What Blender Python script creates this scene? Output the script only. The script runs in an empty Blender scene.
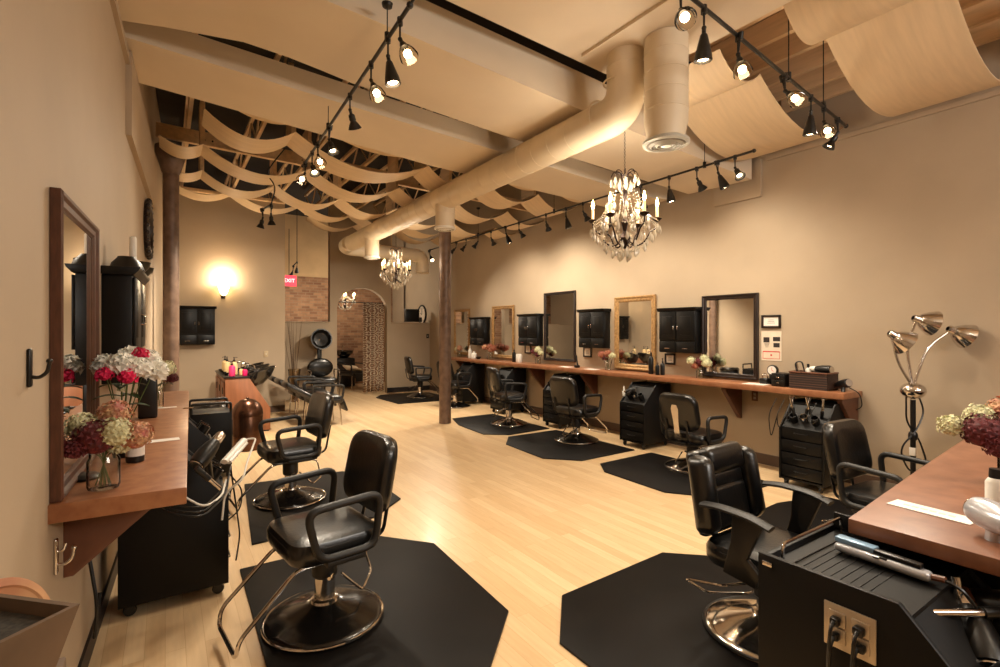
import bpy, bmesh, math, random
from mathutils import Vector, Matrix
random.seed(7)
PI = math.pi
sc = bpy.context.scene
C = sc.collection
R = math.radians
# ---------------------------------------------------------------- camera
TH = R(33.8); CH = 1.55; F = 500.0; HY = 331.0
cd = bpy.data.cameras.new('camera'); cam = bpy.data.objects.new('camera', cd); C.objects.link(cam)
cam.location = (0, 0, CH); cam.rotation_euler = (PI/2, 0, -TH)
cd.sensor_width = 36; cd.lens = 18.0; cd.shift_y = (HY-333.5)/1000.0; cd.clip_start = 0.02
sc.camera = cam
def ray(px, py):
    x = (px-500)/F; v = (HY-py)/F
    return (x*math.cos(TH)+math.sin(TH), -x*math.sin(TH)+math.cos(TH), v)
def at(px, py, z):               # point seen at this pixel lying at height z
    r = ray(px, py); t = (z-CH)/r[2]; return Vector((r[0]*t, r[1]*t, z))
def atX(px, py, x):
    r = ray(px, py); t = x/r[0]; return Vector((x, r[1]*t, CH+r[2]*t))
def atY(px, py, y):
    r = ray(px, py); t = y/r[1]; return Vector((r[0]*t, y, CH+r[2]*t))
LW0, LWK = -0.43, 0.040
def lw(y): return LW0+LWK*y      # left wall inner face x at depth y
RW = 5.80
# ---------------------------------------------------------------- materials
def lin(c): return tuple(((v/12.92) if v <= .04045 else ((v+.055)/1.055)**2.4) for v in c)
def mat(name, col, rough=.5, metal=0., var=.06, vscale=8., bump=0., bscale=60., coat=0., stretch=None, spec=.5, col2=None, trans=0., emis=None, estr=0., sheen=0.):
    m = bpy.data.materials.new(name); m.use_nodes = True
    nt = m.node_tree; b = nt.nodes['Principled BSDF']
    L = nt.links
    c = lin(col)
    b.inputs['Roughness'].default_value = rough; b.inputs['Metallic'].default_value = metal
    b.inputs['Specular IOR Level'].default_value = spec
    b.inputs['Coat Weight'].default_value = coat; b.inputs['Coat Roughness'].default_value = .12
    b.inputs['Transmission Weight'].default_value = trans
    tc = nt.nodes.new('ShaderNodeTexCoord'); mp = nt.nodes.new('ShaderNodeMapping')
    if stretch: mp.inputs['Scale'].default_value = stretch
    L.new(tc.outputs['Object'], mp.inputs['Vector'])
    n = nt.nodes.new('ShaderNodeTexNoise'); n.inputs['Scale'].default_value = vscale; n.inputs['Detail'].default_value = 5
    L.new(mp.outputs[0], n.inputs['Vector'])
    r = nt.nodes.new('ShaderNodeValToRGB')
    c2 = lin(col2) if col2 else tuple(min(1, v*(1+var)) for v in c)
    c1 = c if col2 else tuple(v*(1-var) for v in c)
    r.color_ramp.elements[0].position = .35; r.color_ramp.elements[1].position = .65
    r.color_ramp.elements[0].color = (*c1, 1); r.color_ramp.elements[1].color = (*c2, 1)
    L.new(n.outputs['Fac'], r.inputs[0]); L.new(r.outputs[0], b.inputs['Base Color'])
    if bump:
        n2 = nt.nodes.new('ShaderNodeTexNoise'); n2.inputs['Scale'].default_value = bscale; n2.inputs['Detail'].default_value = 3
        L.new(mp.outputs[0], n2.inputs['Vector'])
        bp = nt.nodes.new('ShaderNodeBump'); bp.inputs['Strength'].default_value = bump; bp.inputs['Distance'].default_value = .01
        L.new(n2.outputs['Fac'], bp.inputs['Height']); L.new(bp.outputs[0], b.inputs['Normal'])
    if emis:
        b.inputs['Emission Color'].default_value = (*lin(emis), 1); b.inputs['Emission Strength'].default_value = estr
    return m
def brickish(name, ax, w, h, cols, mortar, msize, rough=.8, offset=.5, bump=.5, coat=0., noise=.5, nstretch=(1, 1, 1), nscale=4):
    """brick texture over two object axes; ax=(i,j) picks which axes are u,v"""
    m = bpy.data.materials.new(name); m.use_nodes = True
    nt = m.node_tree; b = nt.nodes['Principled BSDF']; L = nt.links
    b.inputs['Roughness'].default_value = rough; b.inputs['Coat Weight'].default_value = coat; b.inputs['Coat Roughness'].default_value = .18
    tc = nt.nodes.new('ShaderNodeTexCoord'); sp = nt.nodes.new('ShaderNodeSeparateXYZ'); cb = nt.nodes.new('ShaderNodeCombineXYZ')
    L.new(tc.outputs['Object'], sp.inputs[0]); L.new(sp.outputs[ax[0]], cb.inputs[0]); L.new(sp.outputs[ax[1]], cb.inputs[1])
    br = nt.nodes.new('ShaderNodeTexBrick'); L.new(cb.outputs[0], br.inputs['Vector'])
    br.inputs['Scale'].default_value = 1; br.inputs['Brick Width'].default_value = w; br.inputs['Row Height'].default_value = h
    br.inputs['Mortar Size'].default_value = msize; br.inputs['Mortar Smooth'].default_value = .3; br.inputs['Bias'].default_value = 0
    br.offset = offset; br.offset_frequency = 2
    br.inputs['Color1'].default_value = (*lin(cols[0]), 1); br.inputs['Color2'].default_value = (*lin(cols[1]), 1)
    br.inputs['Mortar'].default_value = (*lin(mortar), 1)
    mp = nt.nodes.new('ShaderNodeMapping'); mp.inputs['Scale'].default_value = nstretch; L.new(tc.outputs['Object'], mp.inputs[0])
    n = nt.nodes.new('ShaderNodeTexNoise'); n.inputs['Scale'].default_value = nscale; n.inputs['Detail'].default_value = 6; L.new(mp.outputs[0], n.inputs['Vector'])
    mx = nt.nodes.new('ShaderNodeMix'); mx.data_type = 'RGBA'; mx.blend_type = 'MULTIPLY'; mx.inputs[0].default_value = noise
    rp = nt.nodes.new('ShaderNodeValToRGB'); rp.color_ramp.elements[0].position = .3; rp.color_ramp.elements[1].position = .7
    rp.color_ramp.elements[0].color = (.6, .55, .5, 1); rp.color_ramp.elements[1].color = (1, 1, 1, 1)
    L.new(n.outputs['Fac'], rp.inputs[0]); L.new(br.outputs['Color'], mx.inputs[6]); L.new(rp.outputs[0], mx.inputs[7])
    L.new(mx.outputs[2], b.inputs['Base Color'])
    if bump:
        bp = nt.nodes.new('ShaderNodeBump'); bp.inputs['Strength'].default_value = bump; bp.inputs['Distance'].default_value = .004; bp.invert = True
        L.new(br.outputs['Fac'], bp.inputs['Height']); L.new(bp.outputs[0], b.inputs['Normal'])
    return m
M = {}
M['wall'] = mat('painted_plaster', (.68, .61, .52), .75, var=.03, vscale=2, bump=.06, bscale=40)
M['wallfar'] = mat('ochre_plaster', (.78, .66, .50), .8, var=.08, vscale=2)
M['floor'] = brickish('maple_planks', (1, 0), 1.1, .083, ((.88, .77, .61), (.83, .70, .53)), (.74, .59, .42), .0010, rough=.38, offset=.37, bump=.12, coat=.12, noise=.28, nstretch=(9, .8, 1), nscale=5)
M['brick'] = brickish('old_brick', (0, 2), .21, .075, ((.50, .35, .26), (.68, .52, .39)), (.60, .50, .40), .009, noise=.7, nscale=6)
M['deck'] = mat('dark_roof_deck', (.17, .15, .14), .9, var=.2, vscale=3)
M['decktan'] = mat('tan_roof_deck', (.90, .80, .66), .8, var=.1, vscale=3)
M['joist'] = mat('pale_timber', (.88, .76, .60), .7, var=.12, vscale=3, stretch=(6, .6, 6))
M['veneer'] = mat('maple_veneer', (.83, .74, .61), .6, var=.05, vscale=3, stretch=(1, 9, 1), bump=.03)
M['soffit'] = mat('cream_ceiling_panel', (.85, .79, .70), .7, var=.03, vscale=2)
M['duct'] = mat('cream_painted_duct', (.86, .80, .70), .45, var=.03, vscale=4)
M['base'] = mat('taupe_baseboard', (.36, .29, .25), .5)
M['basedark'] = mat('dark_baseboard', (.13, .10, .09), .5)
M['column'] = mat('rusty_column_paint', (.47, .38, .32), .42, var=.25, vscale=9, metal=.1, col2=(.37, .29, .24))
M['white'] = mat('white_enamel', (.90, .89, .86), .35, var=.02)
M['blackmetal'] = mat('black_powder_coat', (.045, .04, .04), .38, var=.1)
M['vinyl'] = mat('black_vinyl', (.04, .038, .038), .30, var=.2, vscale=12, bump=.12, bscale=70, coat=.25)
M['plastic'] = mat('black_plastic', (.05, .047, .047), .35, var=.1)
M['armpad'] = mat('charcoal_urethane', (.085, .08, .078), .5, var=.1, bump=.1, bscale=180)
M['mat'] = mat('black_rubber_mat', (.05, .04, .038), .5, var=.15, vscale=5, bump=.12, bscale=240, spec=.18)
M['chrome'] = mat('polished_chrome', (.82, .80, .78), .12, metal=1., var=.02)
M['dome'] = mat('glossy_black_steel', (.07, .062, .058), .2, var=.1, coat=.5)
M['counter'] = mat('rust_mottled_laminate', (.55, .35, .23), .38, var=.1, vscale=16, col2=(.64, .44, .30), coat=.12)
M['desk'] = mat('brown_mottled_laminate', (.44, .28, .20), .38, vscale=11, col2=(.52, .35, .26), coat=.1)
M['counterR'] = mat('rust_laminate_shelf', (.54, .34, .22), .4, vscale=12, col2=(.61, .41, .28), coat=.1)
M['bracket'] = mat('rust_wood_bracket', (.40, .25, .18), .5, var=.12)
M['cab'] = mat('black_cabinet_lacquer', (.03, .03, .033), .38, var=.1, vscale=5, spec=.3)
M['cart'] = mat('black_melamine', (.04, .035, .034), .5, var=.1, vscale=5, spec=.25)
M['frame_brown'] = mat('dark_walnut_frame', (.33, .20, .14), .4, var=.25, vscale=14, stretch=(6, 6, 1))
M['frame_gold'] = mat('worn_gold_frame', (.66, .52, .34), .42, metal=.35, var=.25, vscale=30, bump=.3, bscale=50)
M['frame_black'] = mat('espresso_frame', (.13, .085, .07), .35, var=.2)
M['mirror'] = mat('mirror_silvering', (.93, .93, .92), .015, metal=1., var=.005)
M['copper'] = mat('bronze_metal', (.34, .23, .17), .26, metal=.85, var=.15)
M['wood'] = mat('brown_cabinet_wood', (.52, .33, .22), .42, var=.14, vscale=4, stretch=(5, 5, .6))
M['brass'] = mat('dark_antique_bronze', (.16, .10, .07), .35, metal=.7, var=.2)
M['candle'] = mat('ivory_candle_sleeve', (.92, .85, .70), .5, emis=(1, .8, .5), estr=1.0)
M['flame'] = mat('glowing_candle_bulb', (1, .9, .7), .4, emis=(1., .78, .48), estr=60.)
M['bulb'] = mat('glowing_halogen', (1, .9, .7), .4, emis=(1., .86, .66), estr=30.)
M['sconce'] = mat('lit_sconce_shade', (1, .93, .8), .5, emis=(1., .87, .63), estr=13.)
M['paper'] = mat('white_paper', (.90, .88, .85), .7, var=.02)
M['card'] = mat('printed_cream_card', (.86, .80, .72), .7, var=.05)
M['ink'] = mat('dark_ink', (.16, .13, .12), .7)
M['redink'] = mat('red_ink', (.80, .25, .22), .7)
M['leaf'] = mat('deep_green_leaf', (.16, .24, .11), .5, var=.3)
M['stem'] = mat('green_stem', (.30, .36, .17), .6, var=.2)
M['burg'] = mat('burgundy_petals', (.36, .10, .12), .7, var=.35, vscale=40)
M['palegreen'] = mat('pale_green_hydrangea', (.80, .79, .64), .7, var=.18, vscale=40)
M['pinkhyd'] = mat('dusty_pink_hydrangea', (.72, .42, .38), .7, vscale=30, col2=(.80, .66, .50))
M['whitepet'] = mat('white_petals', (.97, .965, .93), .6, var=.05)
M['pinkpet'] = mat('hot_pink_petals', (.90, .12, .36), .6, var=.2)
M['peach'] = mat('dried_peach_petals', (.70, .45, .32), .7, vscale=30, col2=(.55, .28, .22))
M['pink'] = mat('magenta_bottle_plastic', (.88, .22, .44), .35)
M['magenta'] = mat('magenta_bottle_body', (.80, .10, .36), .35)
M['cream'] = mat('cream_bottle_plastic', (.84, .72, .52), .4)
M['basket'] = brickish('brown_wicker', (0, 2), .03, .012, ((.34, .23, .17), (.27, .18, .13)), (.14, .09, .07), .002, bump=.8)
M['tool'] = mat('silver_tool_plastic', (.74, .75, .78), .25, metal=.4)
M['blueplate'] = mat('pale_blue_plate', (.55, .68, .80), .25, metal=.3)
M['steel'] = mat('brushed_steel_plate', (.74, .69, .62), .35, metal=.7)
M['ivory'] = mat('ivory_plate', (.76, .68, .55), .5)
M['darkwood'] = mat('knotty_round_board', (.74, .58, .43), .55, vscale=5, col2=(.62, .38, .26), stretch=(1, 1, 5))
M['traywood'] = mat('grey_brown_tray_wood', (.40, .32, .25), .6, var=.2, vscale=6)
M['liner'] = mat('dark_mesh_liner', (.17, .155, .13), .8, var=.5, vscale=120)
M['towel'] = mat('cream_towel', (.86, .78, .66), .9, bump=.5, bscale=90)
M['twig'] = mat('dry_twig', (.36, .27, .19), .8)
M['exitred'] = mat('lit_exit_sign_face', (.95, .35, .42), .5, emis=(1., .26, .33), estr=1.2)
M['exitlet'] = mat('lit_exit_letters', (1, .85, .85), .5, emis=(1., .82, .80), estr=2.2)
M['outletface'] = mat('grey_receptacle', (.62, .58, .52), .4)
def glassmat(name, col=(1, 1, 1), rough=.02, ior=1.45):
    m = bpy.data.materials.new(name); m.use_nodes = True; nt = m.node_tree
    for n in list(nt.nodes):
        if n.type == 'BSDF_PRINCIPLED': nt.nodes.remove(n)
    out = [n for n in nt.nodes if n.type == 'OUTPUT_MATERIAL'][0]
    tr = nt.nodes.new('ShaderNodeBsdfTransparent'); gl = nt.nodes.new('ShaderNodeBsdfGlossy'); fr = nt.nodes.new('ShaderNodeFresnel'); mx = nt.nodes.new('ShaderNodeMixShader')
    fr.inputs[0].default_value = ior; gl.inputs['Roughness'].default_value = rough; tr.inputs[0].default_value = (*col, 1)
    ad = nt.nodes.new('ShaderNodeMath'); ad.operation = 'ADD'; ad.inputs[1].default_value = .06; nt.links.new(fr.outputs[0], ad.inputs[0])
    nt.links.new(ad.outputs[0], mx.inputs[0]); nt.links.new(tr.outputs[0], mx.inputs[1]); nt.links.new(gl.outputs[0], mx.inputs[2]); nt.links.new(mx.outputs[0], out.inputs[0])
    return m
M['glass'] = glassmat('clear_jar_glass', (.96, .96, .94), .03, 1.14)
M['crystal'] = mat('cut_crystal', (1., .95, .86), .08, trans=.55, spec=1., var=.01)
M['crystal'].node_tree.nodes['Principled BSDF'].inputs['IOR'].default_value = 1.9
M['bowlglass'] = glassmat('tinted_glass', (.92, .86, .76), .05, 1.15)
def curtain_mat():
    m = mat('medallion_curtain_fabric', (.55, .42, .32), .9); nt = m.node_tree; L = nt.links; b = nt.nodes['Principled BSDF']
    tc = nt.nodes.new('ShaderNodeTexCoord'); mp = nt.nodes.new('ShaderNodeMapping'); mp.inputs['Scale'].default_value = (1, 0.15, 1)
    v = nt.nodes.new('ShaderNodeTexVoronoi'); v.inputs['Scale'].default_value = 4.4; v.inputs['Randomness'].default_value = .15
    L.new(tc.outputs['Object'], mp.inputs[0]); L.new(mp.outputs[0], v.inputs['Vector'])
    mm = nt.nodes.new('ShaderNodeMath'); mm.operation = 'MULTIPLY'; mm.inputs[1].default_value = 34; L.new(v.outputs['Distance'], mm.inputs[0])
    s = nt.nodes.new('ShaderNodeMath'); s.operation = 'SINE'; L.new(mm.outputs[0], s.inputs[0])
    r = nt.nodes.new('ShaderNodeValToRGB'); r.color_ramp.elements[0].position = .35; r.color_ramp.elements[1].position = .55
    r.color_ramp.elements[0].color = (*lin((.56, .44, .36)), 1); r.color_ramp.elements[1].color = (*lin((.86, .81, .72)), 1)
    L.new(s.outputs[0], r.inputs[0]); L.new(r.outputs[0], b.inputs['Base Color'])
    return m
M['curtain'] = curtain_mat()
# ---------------------------------------------------------------- mesh builder
def fillet(pts, r, closed=False, n=5):
    P = [Vector(p) for p in pts]; out = []
    N = len(P)
    for i in range(N):
        if not closed and i in (0, N-1): out.append(P[i]); continue
        a, b, c = P[i-1], P[i], P[(i+1) % N]
        d1 = (a-b); d2 = (c-b); rr = min(r, d1.length*.48, d2.length*.48)
        s = b+d1.normalized()*rr; e = b+d2.normalized()*rr
        for k in range(n+1):
            t = k/n; out.append(s*(1-t)**2+b*2*t*(1-t)+e*t*t)
    return out
class MB:
    def __init__(s): s.b = bmesh.new()
    def _merge(s, other, mtx=None):
        if mtx is not None: bmesh.ops.transform(other, matrix=mtx, verts=other.verts)
        me = bpy.data.meshes.new('t'); other.to_mesh(me); other.free(); s.b.from_mesh(me); bpy.data.meshes.remove(me)
    def box(s, c, d, bev=0., rot=(0, 0, 0), seg=2, taper=None):
        t = bmesh.new(); bmesh.ops.create_cube(t, size=1)
        for v in t.verts:
            k = 1.
            if taper and v.co.z < 0: k = taper
            v.co = Vector((v.co.x*d[0]*k, v.co.y*d[1]*k, v.co.z*d[2]))
        if bev > 0: bmesh.ops.bevel(t, geom=list(t.edges), offset=min(bev, min(d)*.49), segments=seg, profile=.5, affect='EDGES')
        from mathutils import Euler
        s._merge(t, Matrix.Translation(c) @ Euler(rot).to_matrix().to_4x4()); return s
    def tube(s, pts, r, closed=False, seg=8, flat=1., up=None):
        P = [Vector(p) for p in pts]; N = len(P); rings = []
        prev = None
        for i in range(N):
            if closed: tg = (P[(i+1) % N]-P[i-1])
            else: tg = P[min(i+1, N-1)]-P[max(i-1, 0)]
            if tg.length < 1e-9: tg = Vector((0, 0, 1))
            tg.normalize()
            if prev is None:
                a = Vector(up) if up else (Vector((0, 0, 1)) if abs(tg.z) < .9 else Vector((1, 0, 0)))
                n = (a-tg*a.dot(tg)).normalized()
            else:
                n = (prev-tg*prev.dot(tg)); n = n.normalized() if n.length > 1e-6 else prev
            prev = n; bt = tg.cross(n)
            rr = r[i] if isinstance(r, (list, tuple)) else r
            rings.append([s.b.verts.new(P[i]+(n*math.cos(2*PI*k/seg)*rr*flat+bt*math.sin(2*PI*k/seg)*rr)) for k in range(seg)])
        for i in range(N if closed else N-1):
            A, B = rings[i], rings[(i+1) % N]
            for k in range(seg): s.b.faces.new((A[k], A[(k+1) % seg], B[(k+1) % seg], B[k]))
        if not closed:
            s.b.faces.new(rings[0][::-1]); s.b.faces.new(rings[-1])
        return s
    def lathe(s, prof, pos=(0, 0, 0), mtx=None, seg=32, cap=True):
        t = bmesh.new(); rings = []
        for (r, z) in prof: rings.append([t.verts.new((max(r, 1e-4)*math.cos(2*PI*k/seg), max(r, 1e-4)*math.sin(2*PI*k/seg), z)) for k in range(seg)])
        for A, B in zip(rings, rings[1:]):
            for k in range(seg): t.faces.new((A[k], A[(k+1) % seg], B[(k+1) % seg], B[k]))
        if cap:
            t.faces.new(rings[0][::-1]); t.faces.new(rings[-1])
        m = Matrix.Translation(pos)
        if mtx is not None: m = m @ mtx
        s._merge(t, m); return s
    def prism(s, poly, z0, z1, bev=0., mtx=None):
        """poly in xy extruded z0..z1; mtx moves it"""
        t = bmesh.new(); a = [t.verts.new((p[0], p[1], z0)) for p in poly]; b = [t.verts.new((p[0], p[1], z1)) for p in poly]
        n = len(poly)
        t.faces.new(a[::-1]); t.faces.new(b)
        for i in range(n): t.faces.new((a[i], a[(i+1) % n], b[(i+1) % n], b[i]))
        bmesh.ops.recalc_face_normals(t, faces=t.faces)
        if bev: bmesh.ops.bevel(t, geom=list(t.edges), offset=bev, segments=2, profile=.5, affect='EDGES')
        s._merge(t, mtx); return s
    def ball(s, c, r, seg=12, sc_=(1, 1, 1), mtx=None):
        t = bmesh.new(); bmesh.ops.create_uvsphere(t, u_segments=seg, v_segments=max(6, seg*2//3), radius=r)
        m = Matrix.Translation(c)
        if mtx is not None: m = m @ mtx
        s._merge(t, m @ Matrix.Diagonal((*sc_, 1))); return s
    def torus(s, c, R_, r, mtx=None, seg=28, seg2=8):
        pts = [(R_*math.cos(2*PI*k/seg), R_*math.sin(2*PI*k/seg), 0) for k in range(seg)]
        m = Matrix.Translation(c) @ (mtx if mtx is not None else Matrix())
        return s.tube([m @ Vector(p) for p in pts], r, closed=True, seg=seg2)
    def slab(s, pts, th):
        """horizontal slab: pts = plan points with z = underside"""
        a = [s.b.verts.new(p) for p in pts]; b = [s.b.verts.new((p[0], p[1], p[2]+th)) for p in pts]; n = len(pts)
        s.b.faces.new(a[::-1]); s.b.faces.new(b)
        for i in range(n): s.b.faces.new((a[i], a[(i+1) % n], b[(i+1) % n], b[i]))
        return s
    def build(s, name, m, parent=None, smooth=True, loc=None, rot=None):
        bmesh.ops.recalc_face_normals(s.b, faces=s.b.faces)
        me = bpy.data.meshes.new(name); s.b.to_mesh(me); s.b.free()
        me.materials.append(M[m] if isinstance(m, str) else m)
        if smooth:
            for p in me.polygons: p.use_smooth = True
            try: me.set_sharp_from_angle(angle=R(38))
            except Exception: pass
        o = bpy.data.objects.new(name, me); C.objects.link(o)
        if parent: o.parent = parent
        if loc is not None: o.location = loc
        if rot is not None: o.rotation_euler = rot
        return o
def tag(o, label, cat, group=None, kind=None):
    o['label'] = label
    if cat: o['category'] = cat
    if group: o['group'] = group
    if kind: o['kind'] = kind
    return o
def thing(name, label, cat, loc=(0, 0, 0), rz=0., group=None):
    o = bpy.data.objects.new(name, None); o.empty_display_size = .1; C.objects.link(o); o.location = loc; o.rotation_euler = (0, 0, rz)
    return tag(o, label, cat, group)
def struct(o, label=None):
    o['kind'] = 'structure'
    if label: o['label'] = label
    return o
def dup(o, label=None, loc=None, rot=None, parent=None):
    c = o.copy(); C.objects.link(c); c.parent = parent
    if label: c['label'] = label
    if loc is not None: c.location = loc
    if rot is not None: c.rotation_euler = rot
    for ch in list(o.children): dup(ch, parent=c)
    return c
def rotY2(d):    # matrix taking +Z to direction d
    return Vector(d).normalized().to_track_quat('Z', 'Y').to_matrix().to_4x4()
def text(s, size, name, m, parent, loc, rot, ext=.001):
    cu = bpy.data.curves.new('t', 'FONT'); cu.body = s; cu.size = size; cu.extrude = ext; cu.align_x = 'CENTER'; cu.align_y = 'CENTER'
    o = bpy.data.objects.new('t', cu); C.objects.link(o)
    bpy.context.view_layer.update()
    me = bpy.data.meshes.new_from_object(o.evaluated_get(bpy.context.evaluated_depsgraph_get())); bpy.data.objects.remove(o)
    me.materials.clear(); me.materials.append(M[m]); n = bpy.data.objects.new(name, me); C.objects.link(n)
    if parent: n.parent = parent
    n.location = loc; n.rotation_euler = rot; return n
# ================================================================ ROOM SHELL
YB = -2.4; YR = 12.0; YS = 10.35; YF = 14.6; ZT = 4.75
struct(MB().box((2.7, (YB+YF)/2, -.05), (7.4, YF-YB+.4, .1)).build('floor', 'floor', smooth=False))
# left wall slightly out of square
b = MB(); b.prism([(lw(YB), YB-.1), (lw(YR), YR), (lw(YR)-.2, YR), (lw(YB)-.2, YB-.1)], 0, ZT); struct(b.build('wall_left', 'wall', smooth=False))
b = MB(); b.box((RW+.1, (YB+YF)/2, ZT/2), (.2, YF-YB+.2, ZT)); struct(b.build('wall_right', 'wall', smooth=False))
b = MB(); b.box((2.7, YB-.1, ZT/2), (7.4, .2, ZT)); struct(b.build('wall_front', 'wall', smooth=False))
# wall with the sconce
sx1 = atY(285, 300, YS).x
b = MB(); b.box(((lw(YS)-.1+sx1)/2, YS+.08, 2.0), (sx1-lw(YS)+.1, .16, 4.0)); struct(b.build('wall_sconce', 'wall', smooth=False))
struct(MB().box(((lw(YS)+sx1)/2, YS+.05, 4.03), (sx1-lw(YS), .26, .06), .01).build('trim_3', 'joist', smooth=False))
# rear wall: openings and arch
oa = atY(330, 300, YR).x; ar0 = atY(337, 300, YR).x; ar1 = atY(387, 300, YR).x; ob = atY(391, 300, YR).x
sill = 1.74; spring = atY(362, 310, YR).z; 
b = MB(); y0, y1 = YR, YR+.16
def wbox(x0, x1, z0, z1): b.box(((x0+x1)/2, (y0+y1)/2, (z0+z1)/2), (x1-x0, y1-y0, z1-z0))
wbox(sx1-1.2, oa, 0, sill); wbox(oa, ar0, 0, ZT); wbox(ar1, ob, 0, ZT); wbox(ob, RW, 0, sill)
cx = (ar0+ar1)/2; ra = (ar1-ar0)/2; zt_ = atY(362, 288, YR).z
poly = [(ar0, ZT), (ar0, spring)]
for k in range(0, 17):
    a = PI-PI*k/16; poly.append((cx+ra*math.cos(a), spring+(zt_-spring)*math.sin(a)))
poly += [(ar1, ZT)]
b.prism(poly, 0, .16, mtx=Matrix.Translation((0, y1, 0)) @ Matrix.Rotation(PI/2, 4, 'X'))
struct(b.build('wall_rear', 'wall', smooth=False))
struct(MB().box(((ob+RW)/2, YR+.08, sill+.015), (RW-ob, .22, .03), .005).build('trim_4', 'wall', smooth=False))
struct(MB().box((sx1-.6+(oa-sx1+.6)/2, YR+.08, sill+.015), (oa-sx1+.6, .22, .03), .005).build('trim_5', 'wall', smooth=False))
# far brick room
zb = atY(310, 277, YF).z
struct(MB().box((2.6, YF+.1, zb/2), (6.8, .2, zb)).build('wall_brick', 'brick', smooth=False))
struct(MB().box((2.6, YF+.12, (zb+ZT)/2), (6.8, .2, ZT-zb)).build('wall_brick_upper', 'wallfar', smooth=False))
struct(MB().box((5.0-.05, YF-.9, ZT/2), (.1, 1.8, ZT)).build('wall_side', 'wall', smooth=False)) if False else None
struct(MB().box((-.6, (YR+YF)/2, ZT/2), (.2, YF-YR, ZT)).build('wall_left_rear', 'wall', smooth=False))
# roof deck
struct(MB().box((2.7, (3.05+YF)/2, ZT+.05), (7.4, YF-3.05+.1, .1)).build('ceiling', 'deck', smooth=False))
struct(MB().box((2.7, (YB+3.05)/2, 4.25), (7.4, 3.05-YB, .1)).build('ceiling.001', 'decktan', smooth=False))
struct(MB().box((2.7, 3.08, 4.45), (7.4, .06, .6)).build('ceiling.002', 'deck', smooth=False))
# unseen window assumed behind the viewpoint, added to brighten the ceiling beam faces
b = MB(); b.box((3.6, YB+.02, 3.27), (3.4, .06, .06)); b.box((3.6, YB+.02, 2.13), (3.4, .06, .06))
for x in (1.9, 3.03, 4.17, 5.3): b.box((x, YB+.02, 2.7), (.06, .06, 1.2))
struct(b.build('window_assumed', 'white', smooth=False))
wl = bpy.data.lights.new('assumed_window_light', 'AREA'); wl.shape = 'RECTANGLE'; wl.size = 2.6; wl.size_y = .8; wl.energy = 105; wl.color = (1, .93, .84)  # area light added for the assumed window
wo = bpy.data.objects.new('assumed_window_light', wl); C.objects.link(wo); wo.location = (3.6, YB+.06, 2.8); wo.rotation_euler = (PI/2+R(8), 0, 0)
# baseboards and trims
def along_left(b, y0, y1, off, z0, z1, th):
    b.prism([(lw(y0)+off, y0), (lw(y1)+off, y1), (lw(y1)+off+th, y1), (lw(y0)+off+th, y0)], z0, z1); return b
struct(along_left(MB(), YB, YS, 0, 0, .10, .015).build('baseboard_left', 'basedark', smooth=False))
struct(MB().box((RW-.0075, (YB+YR)/2, .06), (.015, YR-YB, .12)).build('baseboard_right', 'base', smooth=False))
struct(MB().box(((lw(YS)+sx1)/2+.02, YS-.0075, .06), (sx1-lw(YS)-.05, .015, .12)).build('baseboard_sconce', 'base', smooth=False))
struct(MB().box(((ar1+RW)/2, YR-.0075, .06), (RW-ar1, .015, .12)).build('baseboard_rear', 'basedark', smooth=False))
struct(MB().box((RW-.015, -.0+(YB+3.1)/2, 3.545), (.03, 3.1-YB, .05), .005).build('trim_1', 'wall', smooth=False))
struct(MB().box((RW-.02, 3.45, 3.34), (.04, .6, .44), .004).build('trim_2', 'wall', smooth=False))
struct(along_left(MB(), YB, 4.6, 0, 3.52, 3.58, .03).build('trim_6', 'wall', smooth=False))
struct(along_left(MB(), 4.6, 7.3, 0, 3.0, 3.62, .04).build('trim_7', 'wall', smooth=False))
# ---------------------------------------------------------------- ceiling panels
def zs(x): return 3.62-.055*x          # underside of the dropped soffits, falling towards the right wall
wav = [(-.24, 4.20), (0.0, 4.10), (.31, 4.0), (.46, 3.95), (.75, 3.95), (1.0, 3.98), (1.24, 4.02), (2.25, 4.05), (3.5, 4.06), (5.6, 4.0)]
b = MB(); pl = [(-.31, 3.13), (1.3, 3.14), (3.3, 3.2), (5.66, 3.2)] + wav[::-1] + [(-.26, 4.2)]
b.slab([(x, y, zs(x)) for x, y in pl], .26)
for v in b.b.verts:
    if v.co.z > zs(v.co.x)+.1: v.co.z = 3.88-.035*v.co.x
struct(b.build('ceiling_soffit', 'soffit', smooth=False), 'cream dropped ceiling panel nearest the camera with a wavy far edge')
b = MB(); b.slab([(x, y, zs(x)) for x, y in ((-.25, 4.42), (5.3, 4.42), (5.62, 4.3), (5.62, 5.1), (2.6, 5.3), (-.22, 5.16))], .185)
struct(b.build('ceiling_soffit.001', 'soffit', smooth=False), 'second cream dropped ceiling panel, beside the open joists')
b = MB(); b.slab([(x, y, 3.72) for x, y in ((-.42, -2.3), (3.42, -2.3), (3.42, 2.6), (3.40, 3.03), (1.5, 2.92), (-.31, 2.85))], .05)
b.box((2.72, .3, 3.71), (.02, 5.2, .03))
struct(b.build('ceiling_soffit.002', 'soffit', smooth=False), 'flat cream ceiling panel above the camera holding both ducts')
b = MB(); b.box((4.7, .62, 3.80), (2.2, .16, .2), .01); struct(b.build('ceiling_soffit.003', 'soffit', smooth=False), 'cream cross beam over the right front corner')
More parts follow.
